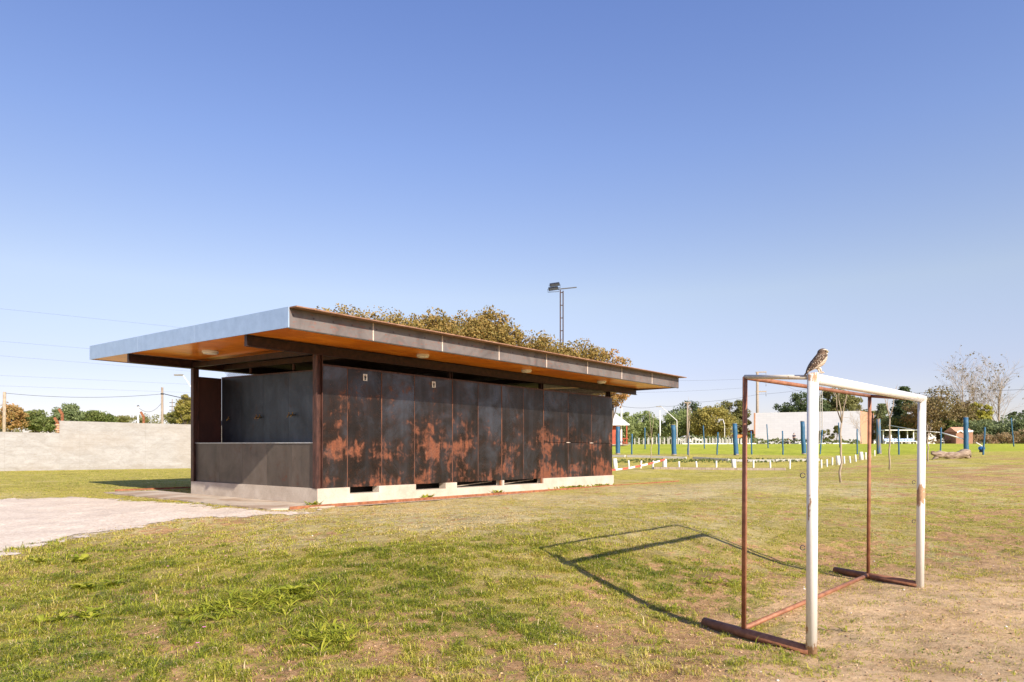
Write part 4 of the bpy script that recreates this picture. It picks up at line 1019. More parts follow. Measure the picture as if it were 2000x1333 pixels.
for i, (px, v, vt, dx, lb) in enumerate(thin): bluepost(px, v, vt, dx, False, None, False, lb, 'thin blue posts along the near edge of the field', i+20)
farp = [(1259.8,878,836,-.5,'far thin blue post in the field before the willow'),(1376,877,832,-2.5,'far thin blue post in the field before the yellowing tree'),(1500.5,876,829,-3,'far thin blue post leaning left before the white block wall'),(1640.5,875,826,-3,'far thin blue post beside the forked sapling'),(1980.5,873,817,-6,'far thin blue post leaning left at the right edge')]
for i, (px, v, vt, dx, lb) in enumerate(farp):
    bluepost(px, v, vt, dx, False, None, False, lb, 'thin blue posts out in the field', i+50)

# kerbs and lying timber
def kerb(pa, pb, name, mat, label, h=.16, wd=.22, cat='kerb', grp=None, seed=1, sag=.0):
    a = at(*pa); b = at(*pb); rng = random.Random(seed); mb = MB(); n = max(2, int((b-a).length/.45)); prev = None
    d = b-a
    for i in range(n):
        p = a.lerp(b, i/n)-a; q = a.lerp(b, (i+1)/n)-a
        zp = gz1(a.x+p.x, a.y+p.y)-a.z; zq = gz1(a.x+q.x, a.y+q.y)-a.z
        mb.beam((p.x, p.y, zp+h*.32), (q.x, q.y, zq+h*.32+rng.uniform(-.004,.004)), wd, h)
    o = mb.build(name, mat, None, a, 0, 0); return tag(o, label, cat, grp)
kg = 'concrete kerb pieces at the edge of the field'
kerb((1180,893),(1221,893.5),'kerb',M['kerb'],'short pale concrete kerb piece beside the pavilion corner',grp=kg)
kerb((1226,894),(1340,897),'kerb',M['kerb'],'long pale concrete kerb between two blue posts',grp=kg)
kerb((1355,897.5),(1424,902),'kerb',M['kerb'],'slanting concrete kerb piece left of the rusty goal pipe',grp=kg)
kerb((1430,902.5),(1512,902.5),'kerb',M['kerb'],'pale concrete kerb crossing behind the rusty goal pipe',grp=kg)
kerb((1514,902),(1600,901),'kerb',M['kerb'],'pale concrete kerb ending behind the tall white goalpost',grp=kg)
kerb((1277,917.5),(1534,919),'timber_beam',M['wood_grey'],'long grey timber beam lying on the grass among the white posts',h=.13,wd=.14,cat='beam')
for (a, b, v, lb) in ((1332,1362,866.8,'far white kerb piece before the pale fence posts'),(1362,1420,865.2,'longest far white kerb before the yellowing tree'),(1422,1438,863.8,'far white kerb piece beside the street lamp foot'),(1446,1476,863,'far white kerb piece under the orange arm'),(1548,1562,867.5,'far white kerb piece at the standing person feet'),(1566,1590,867,'far white kerb piece right of the standing person'),(1600,1612,866,'far white kerb piece at the mast foot'),(1626,1652,864.5,'far white kerb piece behind the forked sapling')):
    kerb((a, v), (b, v-.6), 'kerb', M['white_wood'], lb, h=.16, wd=.3, grp='white kerb pieces along the far side of the field')

# striped tape
pa = at(1190, 921); pb = at(1298, 917); pts = []
top = pb+Vector((0, -.10, .46)); mb = MB(); Lx = (top-pa).length; ax = (top-pa)
e = []
for i in range(25):
    t = i/24; p = pa.lerp(top, t); p.z = pa.z+.04+(top.z-pa.z-.04)*(t**1.6); e.append(p-pa)
for p, q_ in zip(e[:-1], e[1:]): mb.beam(p, q_, .008, .075)
tag(mb.build('barrier_tape', M['tape'], None, pa), 'red and white striped barrier tape sagging to a thick white bollard', 'tape')

# fallen log
def fallen_log():
    a = at(1819, 898); b = at(1894, 896); rng = random.Random(9); mb = MB(); d = b-a; n = 20
    prof = [(0,.33,.05),(.05,.31,.10),(.12,.28,.15),(.20,.27,.18),(.30,.25,.175),(.42,.22,.17),(.55,.21,.17),(.66,.23,.18),(.76,.27,.20),(.84,.32,.22),(.91,.38,.21),(.96,.43,.15),(1.0,.48,.06)]
    pts = [Vector((d.x*t, d.y*t, z)) for t, z, r_ in prof]; rad = [r_*rng.uniform(.92,1.08) for t, z, r_ in prof]
    mb.tube(pts, rad, 16, 0, True, .16, rng)
    P_ = lambda t, z: Vector((d.x*t, d.y*t, z))
    mb.tube([P_(.17,.25), P_(.12,.12), P_(.03,.0)], [.14,.10,.05], 9, 0, True, .15, rng)
    mb.tube([P_(.85,.32), P_(.93,.15), P_(.99,.02)], [.15,.13,.07], 9, 0, True, .15, rng)
    mb.tube([P_(.93,.40), P_(.985,.30), P_(1.02,.12)], [.12,.10,.05], 9, 0, True, .15, rng)
    mb.tube([P_(.3,.2), P_(.5,.10), P_(.7,.14)], [.08,.12,.09], 9, 0, True, .15, rng)
    mb.tube([P_(.12,.32), P_(.04,.42), P_(-.02,.40)], [.07,.05,.02], 7, 0, True, .1, rng)
    return tag(mb.build('fallen_log', M['log'], None, a), 'weathered brown fallen log lying on the grass before a blue post', 'log')
fallen_log()

# saplings
def sapling(px, v, vtop, forks, lab, seed=1, r0=.028, split=.5, fork_v=None):
    p = at(px, v); h = (v-vtop)/F_PX*p.y; rng = random.Random(seed); mb = MB(); o = empty('sapling', p, 0, lab, 'sapling', 'young staked saplings')
    hs = h*split; st = [Vector((0,0,-.05))]
    for k in range(1, 7): st.append(Vector((rng.uniform(-.035,.035), rng.uniform(-.03,.03), hs*k/6)))
    mb.tube(st, [r0*(1.1-.06*k) for k in range(7)], 8)
    mb.build('stem', M['pale_bark'], o)
    for (fx, fz) in forks:
        q = st[-1]; ex = fx/F_PX*p.y; bm_ = MB(); bm_.tube([q, q+Vector((ex*.45, rng.uniform(-.1,.1), (h*fz-hs)*.4)), q+Vector((ex*.8, rng.uniform(-.1,.1), (h*fz-hs)*.75)), q+Vector((ex, rng.uniform(-.1,.1), h*fz-hs))], [r0*.6, r0*.48, r0*.33, r0*.12], 6)
        for k in range(3):
            t = rng.uniform(.4,.9); s0_ = q+Vector((ex*t, 0, (h*fz-hs)*t)); bm_.tube([s0_, s0_+Vector((rng.uniform(-.12,.12), rng.uniform(-.1,.1), .22))], [r0*.2, r0*.06], 4)
        bm_.build('branch', M['pale_bark'], o)
    return o
sapling(1642, 943, 752, [(-17,.97),(-8,.94),(13,.99)], 'bare forked sapling with three branches seen through the goal', 1, .032, .61)
sapling(1737, 918, 752, [(-14,.96),(13,.98),(-4,.85)], 'bare forked sapling right of the rear rusty goal post', 2, .034, .6)
sapling(1812.5, 902, 828, [(-4,1.0),(3,.9)], 'thin bare sapling stem beside the far white goalpost', 3, .035, .75)
sapling(1272, 903, 800, [(-5,1.0),(5,.9),(-11,.55)], 'thin bare sapling behind the second striped tape post', 4, .025, .45)
sapling(1345.5, 893, 775, [(-2,1.0),(3,.8)], 'tall dark thin sapling beside a thin blue post', 5, .03, .6)

# ------------------------------------------------------------------ cabin, fence, far buildings
def prism(mb, pts2, y0, y1, mi=0):
    n = len(pts2); vs = [(x, y0, z) for x, z in pts2]+[(x, y1, z) for x, z in pts2]
    mb.add(vs, [tuple(range(n)), tuple(range(2*n-1, n-1, -1))]+[(i, n+i, n+(i+1) % n, (i+1) % n) for i in range(n)], mi); return mb
def cabin():
    Y = 78; p = gp(1197, Y); k = Y/F_PX; o = empty('cabin', p, 0, 'small red wooden cabin with white roof and porch half hidden by the pavilion', 'cabin')
    zf = (884-870)/F_PX*0; g0 = p.z
    z = lambda v: zat(v, Y)-g0
    X = lambda px: px2x(px, Y)-p.x
    MB().box((X(1150), 0, z(868)), (X(1213), 4.5, z(829))).build('wall', M['red_wood'], o)
    MB().box((X(1213)-.06, -.03, z(868)), (X(1213)+.12, .1, z(829))).build('corner_board', M['white_plain'], o)
    MB().box((X(1213)+.13, 0, z(868)), (X(1213)+.2, .1, z(829))).build('door_frame', M['dark_in'], o)
    mb = MB(); e0 = z(829.5); r0 = z(800)
    vs = [(X(1148), -.7, e0), (X(1227.5), -.7, e0), (X(1200), 2.3, r0), (X(1148), 2.3, r0+.0), (X(1148), 5.2, e0), (X(1227.5), 5.2, e0)]
    mb.add(vs+[(v[0], v[1], v[2]-.12) for v in vs], [(0,1,2,3), (3,2,5,4), (6,9,8,7), (9,10,11,8), (0,6,7,1), (1,7,8,2), (2,8,11,5), (5,11,10,4), (0,3,9,6), (3,4,10,9)])
    mb.build('roof', M['roof_white'], o)
    MB().box((X(1150), -.9, z(870.5)), (X(1225), 4.5, z(868.2))).build('deck', M['wood_grey'], o)
    for q_ in (1221.5,): MB().box((X(q_), -.6, z(868)), (X(q_)+.11, -.49, z(830))).build('porch_post', M['red_wood'], o)
    mb = MB(); mb.beam((X(1213), -.6, z(857)), (X(1225), -.6, z(857)), .06, .09); mb.beam((X(1213), -.6, z(866)), (X(1225), -.6, z(866)), .06, .07)
    mb.beam((X(1214), -.6, z(866)), (X(1218.5), -.6, z(857)), .05, .05); mb.beam((X(1218.5), -.6, z(866)), (X(1214), -.6, z(857)), .05, .05); mb.beam((X(1225), -.6, z(857)), (X(1225), -.6, z(868)), .08, .08); mb.beam((X(1219.5), -.6, z(866)), (X(1224), -.6, z(857)), .05, .05)
    mb.build('railing', M['red_wood'], o)
cabin()
# pale fence posts, two rows
fp = None; rng = random.Random(8)
def fpost(px, v0, v1, Y, nm):
    global fp
    x = px2x(px, Y); z0 = zat(v0, Y); h = (v0-v1)/F_PX*Y
    if fp is None:
        fp = MB().box((-.065, -.065, -.3), (.065, .065, 1.0)).build('fence_post', M['kerb']); o = fp
    else: o = fp.copy(); COL.objects.link(o)
    o.location = (x, Y, gz1(x, Y)); o.scale = (rng.uniform(.9,1.2), 1, h); o.rotation_euler = (0, R(rng.uniform(-1.5,1.5)), 0)
    tag(o, nm, 'fence post', 'pale concrete fence posts before the far trees')
px = 1240
while px < 1464:
    fpost(px+rng.uniform(-.8,.8), 868-(px-1250)*.012, 856.5+rng.uniform(-1,.5), 100, 'short pale concrete fence post in the near row before the willows'); px += 8.6-.012*(px-1240)
px = 1260
while px < 1466:
    fpost(px+rng.uniform(-.8,.8), 864-(px-1250)*.01, 850.5+rng.uniform(-.5,.5), 109, 'tall pale concrete fence post in the back row before the willows'); px += 7.6-.008*(px-1240)

def white_building():
    Y = 122; p = gp(1576, Y); g0 = p.z; o = empty('block_building', p, 0, 'big windowless whitewashed block building with an orange brick side', 'building')
    X = lambda px, Y_=Y: px2x(px, Y_)-p.x
    zt0 = zat(807, Y+6)-g0
    # front wall runs from far left (Y+6) to near right (Y)
    a = Vector((X(1472, Y+6), 6, 0)); b = Vector((X(1680, Y), 0, 0)); c = Vector((X(1706, Y+16), 16, 0)); d = a+(c-b)
    zta = zat(807, Y+6)-g0; ztb = zat(803, Y)-g0; ztc = zat(808, Y+16)-g0
    n3 = Vector((0,0,1))
    def wallq(p0, p1, z0, z1, mat, nm, th=.3):
        dr = (p1-p0).normalized(); nr = Vector((dr.y, -dr.x, 0))
        mb = MB(); q = [p0, p1, p1-nr*th, p0-nr*th]; zz_ = [z0, z1, z1, z0]
        mb.add([(v.x, v.y, -.5) for v in q]+[(v.x, v.y, z_) for v, z_ in zip(q, zz_)], [(0,3,2,1),(4,5,6,7),(0,1,5,4),(1,2,6,5),(2,3,7,6),(3,0,4,7)]); return mb.build(nm, mat, o)
    wallq(a, b, zta, ztb, M['block_white'], 'front_wall')
    n_ = (b-a).normalized()
    wallq(b+n_*.003, c, ztb-.01, ztc, M['brick_or'], 'side_wall'); wallq(c, d, ztc, zta, M['brick_or'], 'back_wall'); wallq(d, a, zta, zta-.01, M['brick_or'], 'side_wall')
    MB().add([(a.x,a.y,zta-.3),(b.x,b.y,ztb-.3),(c.x,c.y,ztc-.3),(d.x,d.y,zta-.3),(a.x,a.y,zta-.4),(b.x,b.y,ztb-.4),(c.x,c.y,ztc-.4),(d.x,d.y,zta-.4)], [(0,1,2,3),(7,6,5,4)]).build('roof', M['grey_metal'], o)
white_building()
def small_house(px0, px1, v0, v1, Y, mat, roofm, lab, rise=.5, name='house'):
    p = gp((px0+px1)/2, Y); g0 = p.z; o = empty(name, p, 0, lab, 'house'); hw = (px1-px0)/2/F_PX*Y; h = zat(v1, Y)-g0
    MB().box((-hw, 0, -.3), (hw, 4, h)).build('wall', mat, o)
    prism(MB(), [(-hw-.3, h), (hw+.3, h), (0, h+rise*hw)], -.3, 4.3).build('roof', roofm, o)
    return o
small_house(1706, 1745, 864, 832, 150, M['white_plain'], M['brick_or'], 'low white house glimpsed through the dark trees behind the team bench', .35)
small_house(1716, 1722, 850, 822, 160, M['white_plain'], M['white_plain'], 'narrow white tower between the conifers', .2)
small_house(1812, 1856, 862, 838, 150, M['white_plain'], M['grey_metal'], 'white house hidden behind the brown leaved tree', .3)
small_house(352, 420, 850, 830, 95, M['wood_grey'], M['dark_metal'], 'dark grey pitched roof house behind the boundary wall beside the pavilion', .72)

# brick hut
def hut():
    Y = 111; p = gp(1884, Y); g0 = p.z; o = empty('brick_hut', p, 0, 'small brown brick hut with a white lean-to trim behind the blue post', 'hut'); k = Y/F_PX
    X = lambda px: px2x(px, Y)-p.x; z = lambda v: zat(v, Y)-g0
    MB().box((X(1867), 0, -.3), (X(1900), 3, z(843))).build('wall', M['brick_hut'], o)
    mb = MB(); mb.add([(X(1866),-.1,z(843.5)),(X(1900.5),-.1,z(843.5)),(X(1900),1.5,z(834)),(X(1867),1.5,z(834)),(X(1866),3.1,z(843.5)),(X(1900.5),3.1,z(843.5))], [(0,1,2,3),(3,2,5,4),(0,3,4),(1,5,2)]); mb.build('roof', M['brick_or'], o)
    mb = MB(); mb.beam((X(1868),-.14,z(845)), (X(1875),-.14,z(841.5)), .06, .2); mb.beam((X(1875),-.14,z(841.5)), (X(1881),-.14,z(845)), .06, .2); mb.beam((X(1889),-.14,z(843)), (X(1899),-.14,z(842.5)), .06, .3); mb.build('white_trim', M['white_plain'], o)
hut()
# team bench
def team_bench():
    Y = 106; p = gp(1763, Y); g0 = p.z; o = empty('team_bench', p, 0, 'white roofed team bench with a row of blue seats', 'bench')
    X = lambda px: px2x(px, Y)-p.x; z = lambda v: zat(v, Y)-g0
    MB().beam((X(1728), .6, z(840.5)), (X(1794), .6, z(840.5)), 1.3, .12).build('canopy', M['roof_white'], o)
    for q_ in (1731.5, 1747, 1763, 1779, 1791): MB().box((X(q_)-.06, .9, -.2), (X(q_)+.06, 1.02, z(841.3))).build('canopy_post', M['white_plain'], o)
    mb = MB(); mb.box((X(1731), .2, z(863.5)), (X(1793), .9, z(862.3)))
    mb.build('bench_frame', M['white_plain'], o)
    for q_ in (1731, 1747, 1763, 1779, 1792): MB().box((X(q_)-.05, .2, -.1), (X(q_)+.05, .3, z(863.6))).build('bench_leg', M['white_plain'], o)
    for i in range(9):
        c = X(1735+i*6.6); mb = MB(); mb.box((c-.22, .2, z(862.2)), (c+.22, .7, z(861.2))); mb.add([(c-.22,.66,z(862)),(c+.22,.66,z(862)),(c+.22,.8,z(857)),(c-.22,.8,z(857)),(c-.22,.72,z(862)),(c+.22,.72,z(862)),(c+.18,.86,z(857)),(c-.18,.86,z(857))], [(0,1,2,3),(7,6,5,4),(3,2,6,7),(0,3,7,4),(1,5,6,2)]); mb.build('seat', M['seat_blue'], o)
team_bench()

# masts, poles, lamps
def ladder_mast(px, Y, vtop, wpx, nr, lab, heads=True, z0=None):
    p = gp(px, Y); h = zat(vtop, Y)-p.z; hw = wpx/2/F_PX*Y; o = empty('floodlight_mast', p, 0, lab, 'floodlight mast')
    rr = .055 if heads else .06
    mb = MB()
    for s_ in (-1, 1): mb.beam((s_*hw, 0, -.1), (s_*hw, 0, h*(1 if s_ < 0 else .995)), rr*1.5, rr*1.5, up=(0,1,0))
    for k in range(nr): zz_ = h*(.985-k/nr); mb.beam((-hw, 0, zz_), (hw, 0, zz_), .05, .06)
    mb.build('ladder_column', M['grey_metal'] if not heads else M['steel_frame'], o)
    if heads:
        mb = MB(); mb.beam((-hw-.75, -.1, h-.02), (hw+1.0, .1, h+.22), .07, .07); mb.build('cross_arm', M['dark_metal'], o)
        for k in range(2):
            hd = MB(); c = Vector((-.62+.10*k, -.1, h+.08+.30*k))
            Mx = Matrix.Translation(c) @ Matrix.Rotation(R(-8), 4, 'Y') @ Matrix.Rotation(R(24), 4, 'X')
            hd.box((-.35, -.18, -.10), (.35, .18, .10), M=Mx)
            for j in range(6): hd.box((-.33+.12*j, .18, -.09), (-.30+.12*j, .24, .09), M=Mx)
            hh = hd.build('floodlight', M['dark_metal'], o); MB().box((-.31, -.195, -.08), (.31, -.182, .08), M=Mx).build('lamp_glass', M['lens'], hh)
            MB().tube([c+Vector((-.4,0,-.02)), c+Vector((-.4,0,-.26)), c+Vector((.42,0,-.22)), c+Vector((.4,0,0))], .02, 6).build('bracket', M['dark_metal'], o)
    return o
ladder_mast(1097, 50, 567, 5.4, 13, 'tall slim ladder mast with two black floodlights above the autumn trees')
m2 = ladder_mast(1603.5, 108, 742, 4.2, 14, 'slim lattice floodlight mast rising behind the tall white goalpost', heads=False)
MB().ellipsoid((.35, 0, zat(762,108)-m2.location.z), (.22,.22,.26)).build('floodlight', M['white_plain'], m2)
mb = MB(); mb.beam((-.5,0,zat(743,108)-m2.location.z), (.6,0,zat(742,108)-m2.location.z), .08,.08); mb.build('cross_arm', M['dark_metal'], m2)

def pole(px, Y, vtop, r_, mat, name, lab, cat='utility pole', lean=0):
    p = gp(px, Y); h = zat(vtop, Y)-p.z; o = empty(name, p, 0, lab, cat)
    MB().tube([(0,0,-.2),(lean*.5,0,h*.5),(lean,0,h)], [r_*1.2, r_*1.1, r_], 10).build('shaft', mat, o); return o, h
o, h = pole(8, 62, 766, .13, M['pale_bark'], 'utility_pole', 'thick pale pole at the left edge rising behind the boundary wall', lean=.05)
o, h = pole(317, 62, 757, .10, M['wood_grey'], 'utility_pole', 'brown wooden utility pole with hanging cables left of the pavilion')
MB().ellipsoid((0,0,h-.6), (.14,.14,.1)).build('insulator', M['dark_metal'], o)
o, h = pole(270, 60, 794, .06, M['white_plain'], 'white_pole', 'thin white pole rising behind the wall beside a rusty bracket', 'pole')
MB().ellipsoid((0,0,h+.02), (.09,.09,.07)).build('cap', M['dark_metal'], o)
o, h = pole(336.5, 90, 780, .05, M['wood_grey'], 'utility_pole', 'thin distant pole tangled in cables just right of the brown utility pole')
for k in range(3): MB().box((-.35,-.04,h-.5-.5*k),(.35,.04,h-.43-.5*k)).build('cross_arm', M['dark_metal'], o)
def street_lamp(px, Y, base_px, v_el, px_tip, v_tip, lab, vbend=None):
    p = gp(base_px, Y); h1 = zat(v_el, Y)-p.z; tx = px2x(px_tip, Y)-p.x; tz = zat(v_tip, Y)-p.z; o = empty('street_lamp', p, 0, lab, 'street lamp')
    MB().tube([(0,0,-.1),(0,0,h1),(tx*.85,0,tz-.0)], [.09,.07,.05], 8).build('post', M['white_plain'], o)
    sg = -1 if tx < 0 else 1
    MB().box((min(tx*.85, tx*.85+sg*.9), -.13, tz-.05), (max(tx*.85, tx*.85+sg*.9), .13, tz+.10)).build('lamp_head', M['grey_metal'], o)
street_lamp(0, 70, 396, 790, 351, 733.5, 'white street lamp with slanting arm emerging behind the pavilion left post')
street_lamp(0, 118, 1322, 822, 1286.5, 795, 'street lamp with long slanting arm above the willow trees')
street_lamp(0, 118, 1415, 830, 1411.5, 820, 'small white street lamp with curved top before the umbrella shaped tree')
o, h = pole(1289, 116, 802, .10, M['white_plain'], 'utility_pole', 'slim pale pole standing among the willow trees')
o, h = pole(1213.5, 90, 797, .11, M['white_plain'], 'utility_pole', 'pale pole rising behind the white cabin roof')
def tpole():
    o, h = pole(1342.5, 112, 787, .13, M['wood_grey'], 'utility_pole', 'wooden utility pole with a short crossbar before the yellowing tree')
    MB().beam((-.55,0,h), (.55,0,h), .25, .16).build('cross_arm', M['wood_grey'], o)
    MB().tube([(0,0,h+.08),(0,0,h+.35)], .03, 6).build('insulator', M['dark_metal'], o)
tpole()
def hpole():
    Y = 150; o, h = pole(1479, Y, 727, .26, M['pale_bark'], 'utility_pole', 'tall concrete power pole with three side arms behind the white block wall'); k = Y/F_PX
    g0 = o.location.z
    for v, in ((727.5,), (746,), (765.5,)):
        z_ = zat(v, Y)-g0; mb = MB(); mb.beam((-.3, 0, z_), (17.5*k, 0, z_+.05), .25, .22); mb.build('side_arm', M['pale_bark'], o)
        MB().tube([(17*k,0,z_), (17*k,0,z_-1.0)], .05, 6).build('insulator', M['grey_metal'], o)
hpole()

# wires
def wire(pts, lab, r_=.014, sag=0.3, grp='overhead wires'):
    P_ = [Vector((px2x(a, Y), Y, zat(v, Y))) for a, v, Y in pts]; out = []
    for a, b in zip(P_[:-1], P_[1:]):
        for k in range(12):
            t = k/12; q = a.lerp(b, t); q.z -= sag*4*t*(1-t); out.append(q)
    out.append(P_[-1]); o0 = out[0]
    tag(MB().tube([p-o0 for p in out], r_, 5).build('wire', M['dark_metal'], None, o0), lab, 'wire', grp)
wire([(-250,577,55),(360,641,75)], 'topmost thin wire crossing the sky left of the roof corner', .006, 0)
wire([(-250,646,60),(180,682,75)], 'thin wire meeting the roof back corner', .006, 0)
wire([(-250,675,60),(390,727,80)], 'wire passing just below the roof back corner', .006, 0)
wire([(-250,722,60),(390,752,80)], 'wire crossing midway between the roof and the wooden pole', .006, 0)
wire([(-250,745,60),(390,768,80)], 'faint wire just above the cable tied to the wooden pole', .006, 0)
wire([(8,768,62),(317,770,62)], 'dark cable sagging between the thick pale pole and the brown utility pole', .016, .35)
wire([(317,769,62),(430,789,70)], 'thick twisted cable leading right from the brown utility pole', .035, .1)
wire([(270,796,60),(317,786,62)], 'cable drooping deeply between the white pole and the brown pole', .014, .62)
wire([(1215,794,90),(1290,793,116),(1342,787,112),(1479,771,140),(1620,752,135)], 'cable from the cabin roof to the tall power pole', .02, .3)
wire([(1100,738,150),(1454,741,150)], 'thin wire level with the roof tip', .014, .5)
wire([(1100,766,150),(1454,758,150)], 'thin wire above the willow trees', .014, .5)
wire([(1496,737,150),(1620,785,200)], 'power line dropping right from the top arm of the tall power pole', .018, .4)
wire([(1640,765,130),(1830,765,130),(2200,745,120)], 'cable crossing the bare poplars at right', .03, .5)
wire([(1342,790,112),(1230,830,100)], 'cable slanting down from the pole with a crossbar', .012, .3)

# car, orange machine, sprinkler
def car():
    Y = 118; p = gp(1345, Y); o = empty('parked_car', p, 0, 'white parked car half hidden behind the pale fence posts', 'car')
    prism(MB(), [(-2.1,.35),(2.1,.35),(2.1,.85),(1.2,.95),(.6,1.4),(-.9,1.42),(-1.6,.98),(-2.1,.92)], -.8, .8).build('body', M['white_plain'], o)
    prism(MB(), [(-1.35,.98),(.95,.98),(.5,1.34),(-.85,1.36)], -.81, .81).build('side_window', M['glass_car'], o)
    for sx in (-1.3, 1.3):
        for sy in (-.75, .75):
            wv = MB().tube([(sx,sy-.1,.32),(sx,sy+.1,.32)], .32, 16).build('wheel', M['tyre'], o); MB().tube([(sx,sy-.11,.32),(sx,sy+.11,.32)], .17, 12).build('rim', M['grey_metal'], wv)
    MB().box((-2.13,-.7,.65),(-2.09,-.45,.82)).build('tail_light', M['red_light'], o)
car()
def machine():
    Y = 130; p = gp(1460, Y); o = empty('excavator', p, 0, 'orange excavator arm showing behind the rusty goal pipe', 'excavator'); g0 = p.z
    X = lambda px: px2x(px, Y)-p.x; z = lambda v: zat(v, Y)-g0
    mb = MB(); mb.beam((X(1446),0,z(853)), (X(1462),0,z(844)), .4, .5); mb.beam((X(1461),0,z(844)), (X(1471),0,z(843)), .4, .6); mb.beam((X(1470),0,z(843.5)), (X(1472),0,z(848)), .4, .4); mb.build('boom', M['orange'], o)
    MB().box((X(1430),-1,z(860)), (X(1447),1,z(850))).build('cab', M['orange'], o); MB().box((X(1431),-1.3,-.1), (X(1450),1.3,z(860.3))).build('track', M['tyre'], o)
machine()
def sprinkler():
    p = at(1915, 884); o = empty('sprinkler', p, 0, 'irrigation sprinkler on small wheels with a slanting white pipe out on the field', 'sprinkler'); Y = p.y; k = Y/F_PX
    X = lambda px: px2x(px, Y)-p.x; z = lambda v: zat(v, Y)-p.z
    MB().tube([(X(1919),0,z(872.5)), (X(1906),0,z(864.5))], .035, 8).build('spray_pipe', M['white_plain'], o)
    MB().tube([(X(1895),.5,z(859)), (X(1864),1.5,z(844))], .045, 8).build('long_pipe', M['white_plain'], o)
    MB().tube([(X(1864),1.5,z(844)), (X(1846),3,z(839)), (X(1812),5,z(825))], .03, 6).build('hose', M['white_plain'], o)
    for sx in (-.12, .12): MB().tube([(X(1917),sx,z(876)), (X(1917)+.02,sx+.03,z(876))], .14, 14).build('wheel', M['seat_blue'], o)
    MB().box((X(1917)-.03,-.2,-.02),(X(1917)+.03,.2,z(876))).build('stand', M['dark_metal'], o)
sprinkler()

# ------------------------------------------------------------------ people
def skin_obj(name, joints, edges, mat, parent, sub=1):
    me = bpy.data.meshes.new(name); me.from_pydata([j[:3] for j in joints], edges, []); me.materials.append(mat)
    o = bpy.data.objects.new(name, me); COL.objects.link(o)
    if parent: o.parent = parent
    sk = o.modifiers.new('skin', 'SKIN'); sk.use_smooth_shade = True
    for i, j in enumerate(joints): me.skin_vertices[0].data[i].radius = (j[3], j[3] if len(j) < 5 else j[4])
    me.skin_vertices[0].data[0].use_root = True
    s = o.modifiers.new('s', 'SUBSURF'); s.levels = s.render_levels = sub
    return o
def add_hand(J, E, wrist_i, d, side):
    w_ = Vector(J[wrist_i][:3]); d = Vector(d).normalized(); sd = d.cross(Vector(side)).normalized(); up = Vector(side).normalized()
    J.append((*(w_+d*.05), .022)); pi = len(J)-1; E.append((wrist_i, pi))
    for k, ln in enumerate((.062, .072, .068, .052)):
        b = w_+d*.085+up*((k-1.5)*.020); J.append((*b, .009)); E.append((pi, len(J)-1)); J.append((*(b+d*ln*.55+sd*.01), .008)); E.append((len(J)-2, len(J)-1)); J.append((*(b+d*ln*.9+sd*.028), .006)); E.append((len(J)-2, len(J)-1))
    J.append((*(w_+d*.045+up*.04), .010)); E.append((pi, len(J)-1)); J.append((*(w_+d*.075+up*.055+sd*.012), .008)); E.append((len(J)-2, len(J)-1))
def person(loc, lab, J, E, hands, clothes, headpos, rz=0, hairback=(0,.02,0)):
    o = None
    for (wi, d, sd) in hands: add_hand(J, E, wi, d, sd)
    body = skin_obj('person', J, E, M['skin'], None); body.location = loc; body.rotation_euler = (0,0,rz); tag(body, lab, 'person')
    for nm, idxs, gr, mat in clothes:
        mp = {a: i for i, a in enumerate(idxs)}
        jj = [(*J[a][:3], J[a][3]+gr) for a in idxs]; ee = [(mp[a], mp[b]) for a, b in E if a in mp and b in mp]
        skin_obj(nm, jj, ee, mat, body)
    h = Vector(headpos)
    mb = MB(); mb.ellipsoid((h.x+hairback[0], h.y+hairback[1], h.z+.025), (.088,.098,.105), 0); mb.build('hair', M['hair'], body)
    mb = MB(); mb.ellipsoid(h, (.075,.09,.108), 0)
    mb.tube([h+Vector((0,-.085,.01)), h+Vector((0,-.108,-.02)), h+Vector((0,-.09,-.03))], [.008,.014,.008], 6)
    for s_ in (-1,1): mb.ellipsoid((h.x+s_*.03,h.y-.083,h.z+.012), (.012,.008,.008), 1, 8, 6); mb.ellipsoid((h.x+s_*.078,h.y+.01,h.z-.005), (.012,.018,.03), 0, 8, 6)
    mb.box((h.x-.022,h.y-.088,h.z-.052),(h.x+.022,h.y-.078,h.z-.045), 2); mb.build('face', [M['skin'], M['black'], M['red_light']], body)
    return body
# standing, hand on hip
J = [(0,0,.95,.13),(0,0,1.12,.115),(0,0,1.38,.15),(0,0,1.50,.06),(0,-.01,1.60,.05),
     (.17,0,1.42,.055),(.33,.05,1.20,.045),(.20,-.05,1.04,.032),   # arm bent to the hip
     (-.17,0,1.42,.055),(-.21,0,1.15,.045),(-.20,-.05,.90,.032),
     (.09,0,.88,.085),(.11,0,.48,.06),(.12,.02,.08,.042),(.13,-.14,.035,.038),
     (-.09,0,.88,.085),(-.10,0,.48,.06),(-.11,.02,.08,.042),(-.12,-.14,.035,.038)]
E = [(0,1),(1,2),(2,3),(3,4),(2,5),(5,6),(6,7),(2,8),(8,9),(9,10),(0,11),(11,12),(12,13),(13,14),(0,15),(15,16),(16,17),(17,18)]
pl_ = gp(1550.5, 110)
person(pl_, 'person standing with hand on hip in dark top and black trousers before the white wall', J, E, [(7,(-.8,-.2,-.3),(0,0,1)),(10,(0,-.2,-1),(0,1,0))],
       [('jumper',[0,1,2,5,6,8,9],.018,M['navy']),('trousers',[0,11,12,13,15,16,17],.018,M['blackcloth']),('shoe',[13,14],.014,M['black']),('shoe',[17,18],.014,M['black'])], (0,-.02,1.665))
